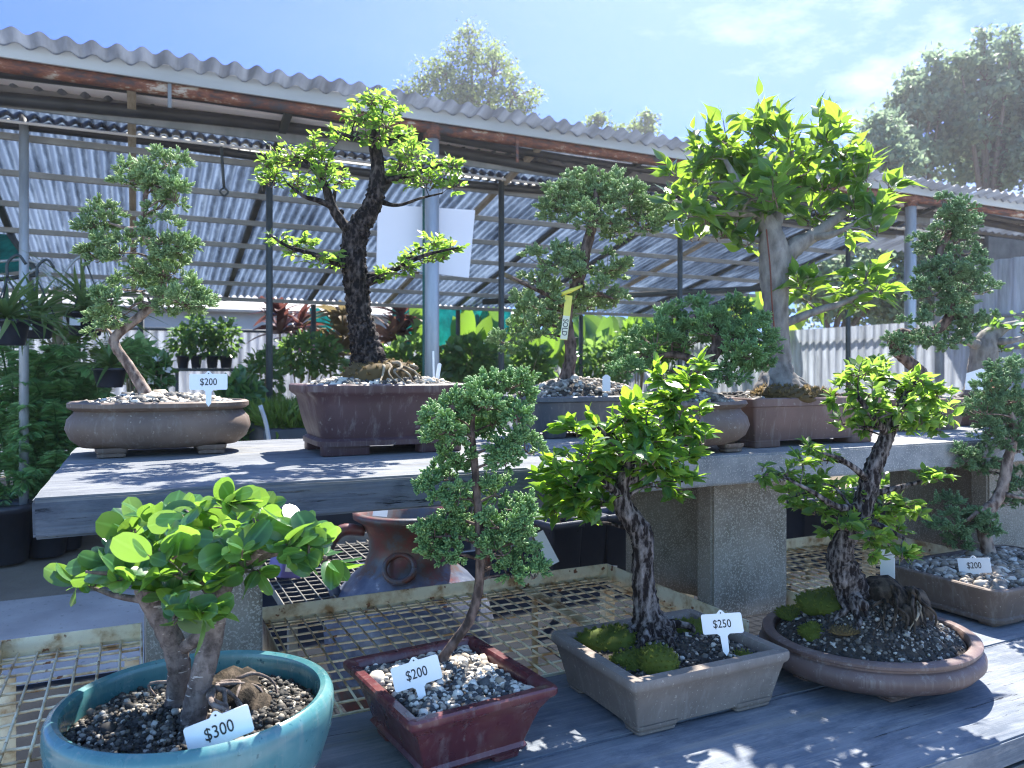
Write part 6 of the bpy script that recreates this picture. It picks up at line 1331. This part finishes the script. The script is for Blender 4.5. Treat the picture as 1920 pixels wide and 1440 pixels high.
# ------------------------------------------------------------------ light, sky, camera
EL, AZ = R(54), R(44)        # sun height; azimuth from +Y towards +X
w = bpy.data.worlds.new('World'); SC.world = w; w.use_nodes = True
t = w.node_tree; bg = t.nodes['Background']
sky = t.nodes.new('ShaderNodeTexSky'); sky.sky_type = 'NISHITA'; sky.sun_disc = False; sky.sun_elevation = EL; sky.sun_rotation = AZ
sky.air_density = 1.0; sky.dust_density = .6; sky.ozone_density = 2.2
tc = t.nodes.new('ShaderNodeTexCoord')
def streak(rot, sc, scale, lo, hi):
    mp = t.nodes.new('ShaderNodeMapping'); mp.inputs['Rotation'].default_value = rot; mp.inputs['Scale'].default_value = sc
    t.links.new(tc.outputs['Generated'], mp.inputs['Vector']); n = t.nodes.new('ShaderNodeTexNoise'); n.inputs['Scale'].default_value = scale; n.inputs['Detail'].default_value = 8; n.inputs['Roughness'].default_value = .6
    t.links.new(mp.outputs['Vector'], n.inputs['Vector']); r = t.nodes.new('ShaderNodeValToRGB'); r.color_ramp.elements[0].position = lo; r.color_ramp.elements[1].position = hi
    t.links.new(n.outputs['Fac'], r.inputs['Fac']); return r.outputs['Color']
s1 = streak((0, R(25), R(-35)), (1.0, 2.4, 5.0), 2.2, .50, .82)
dirn = t.nodes.new('ShaderNodeVectorMath'); dirn.operation = 'DOT_PRODUCT'; t.links.new(tc.outputs['Generated'], dirn.inputs[0]); dirn.inputs[1].default_value = (.86, .42, .28)
mr = t.nodes.new('ShaderNodeMapRange'); mr.inputs['From Min'].default_value = .78; mr.inputs['From Max'].default_value = .97; t.links.new(dirn.outputs['Value'], mr.inputs['Value'])
ml = t.nodes.new('ShaderNodeMath'); ml.operation = 'MULTIPLY'; t.links.new(s1, ml.inputs[0]); t.links.new(mr.outputs['Result'], ml.inputs[1])
mx = t.nodes.new('ShaderNodeMix'); mx.data_type = 'RGBA'; t.links.new(ml.outputs[0], mx.inputs[0]); t.links.new(sky.outputs[0], mx.inputs[6]); mx.inputs[7].default_value = (2.7, 2.95, 3.3, 1)
dp = t.nodes.new('ShaderNodeVectorMath'); dp.operation = 'DOT_PRODUCT'; t.links.new(tc.outputs['Generated'], dp.inputs[0]); dp.inputs[1].default_value = (ST * .85, CT * .85, -.35)
cr = t.nodes.new('ShaderNodeValToRGB'); cr.color_ramp.elements[0].position = .30; cr.color_ramp.elements[0].color = (.66, .80, .94, 1); cr.color_ramp.elements[1].position = .62; cr.color_ramp.elements[1].color = (.115, .192, .51, 1)  # sky dimmed ahead of the camera, unseen part left brighter as added fill
m2 = t.nodes.new('ShaderNodeMapRange'); m2.inputs['From Min'].default_value = -1; t.links.new(dp.outputs['Value'], m2.inputs['Value']); t.links.new(m2.outputs['Result'], cr.inputs['Fac'])
mm = t.nodes.new('ShaderNodeMix'); mm.data_type = 'RGBA'; mm.blend_type = 'MULTIPLY'; mm.inputs[0].default_value = 1; t.links.new(sky.outputs[0], mm.inputs[6]); t.links.new(cr.outputs[0], mm.inputs[7]); t.links.new(mm.outputs[2], mx.inputs[6])
t.links.new(mx.outputs[2], bg.inputs['Color']); bg.inputs['Strength'].default_value = .13
VEIL = .0020  # density of an air volume added to imitate veiling glare in the lens
if VEIL:
    mb = MB(); box(mb, -45, 60, -30, 48, -1.1, 22); hz = mb.build('glare_veil', bpy.data.materials.new('glare_veil_volume'), None); hz['kind'] = 'stuff'
    hm = hz.data.materials[0]; hm.use_nodes = True; ht = hm.node_tree; ht.nodes.remove(ht.nodes['Principled BSDF']); pv = ht.nodes.new('ShaderNodeVolumePrincipled')
    pv.inputs['Color'].default_value = (.93, .96, 1, 1); pv.inputs['Density'].default_value = VEIL; pv.inputs['Anisotropy'].default_value = .72
    ht.links.new(pv.outputs[0], ht.nodes['Material Output'].inputs['Volume'])
l = bpy.data.lights.new('sun', 'SUN'); l.energy = 4.3; l.angle = R(.53); l.color = (1, .95, .86)
so = bpy.data.objects.new('sun', l); COL.objects.link(so)
sd = Vector((math.sin(AZ) * math.cos(EL), math.cos(AZ) * math.cos(EL), math.sin(EL))); so.rotation_euler = sd.to_track_quat('Z', 'Y').to_euler(); so.location = sd * 30
cam = bpy.data.cameras.new('camera'); co = bpy.data.objects.new('camera', cam); COL.objects.link(co)
co.location = (0, 0, H); co.rotation_euler = (R(90), 0, -TH)
cam.sensor_width = 36; cam.lens = 36 * FPX / 1920; cam.shift_y = -20 / 1920; cam.clip_end = 500; cam.clip_start = .05
cam.dof.use_dof = True; cam.dof.focus_distance = 1.45; cam.dof.aperture_fstop = 9.0
SC.camera = co
SC.view_settings.view_transform = 'Standard'; SC.view_settings.look = 'None'; SC.view_settings.exposure = 2.1; SC.view_settings.gamma = 1
SC.render.resolution_x = 1024; SC.render.resolution_y = 768
SC.cycles.max_bounces = 10; SC.cycles.transparent_max_bounces = 8; SC.cycles.use_denoising = True; SC.cycles.filter_width = 1.15
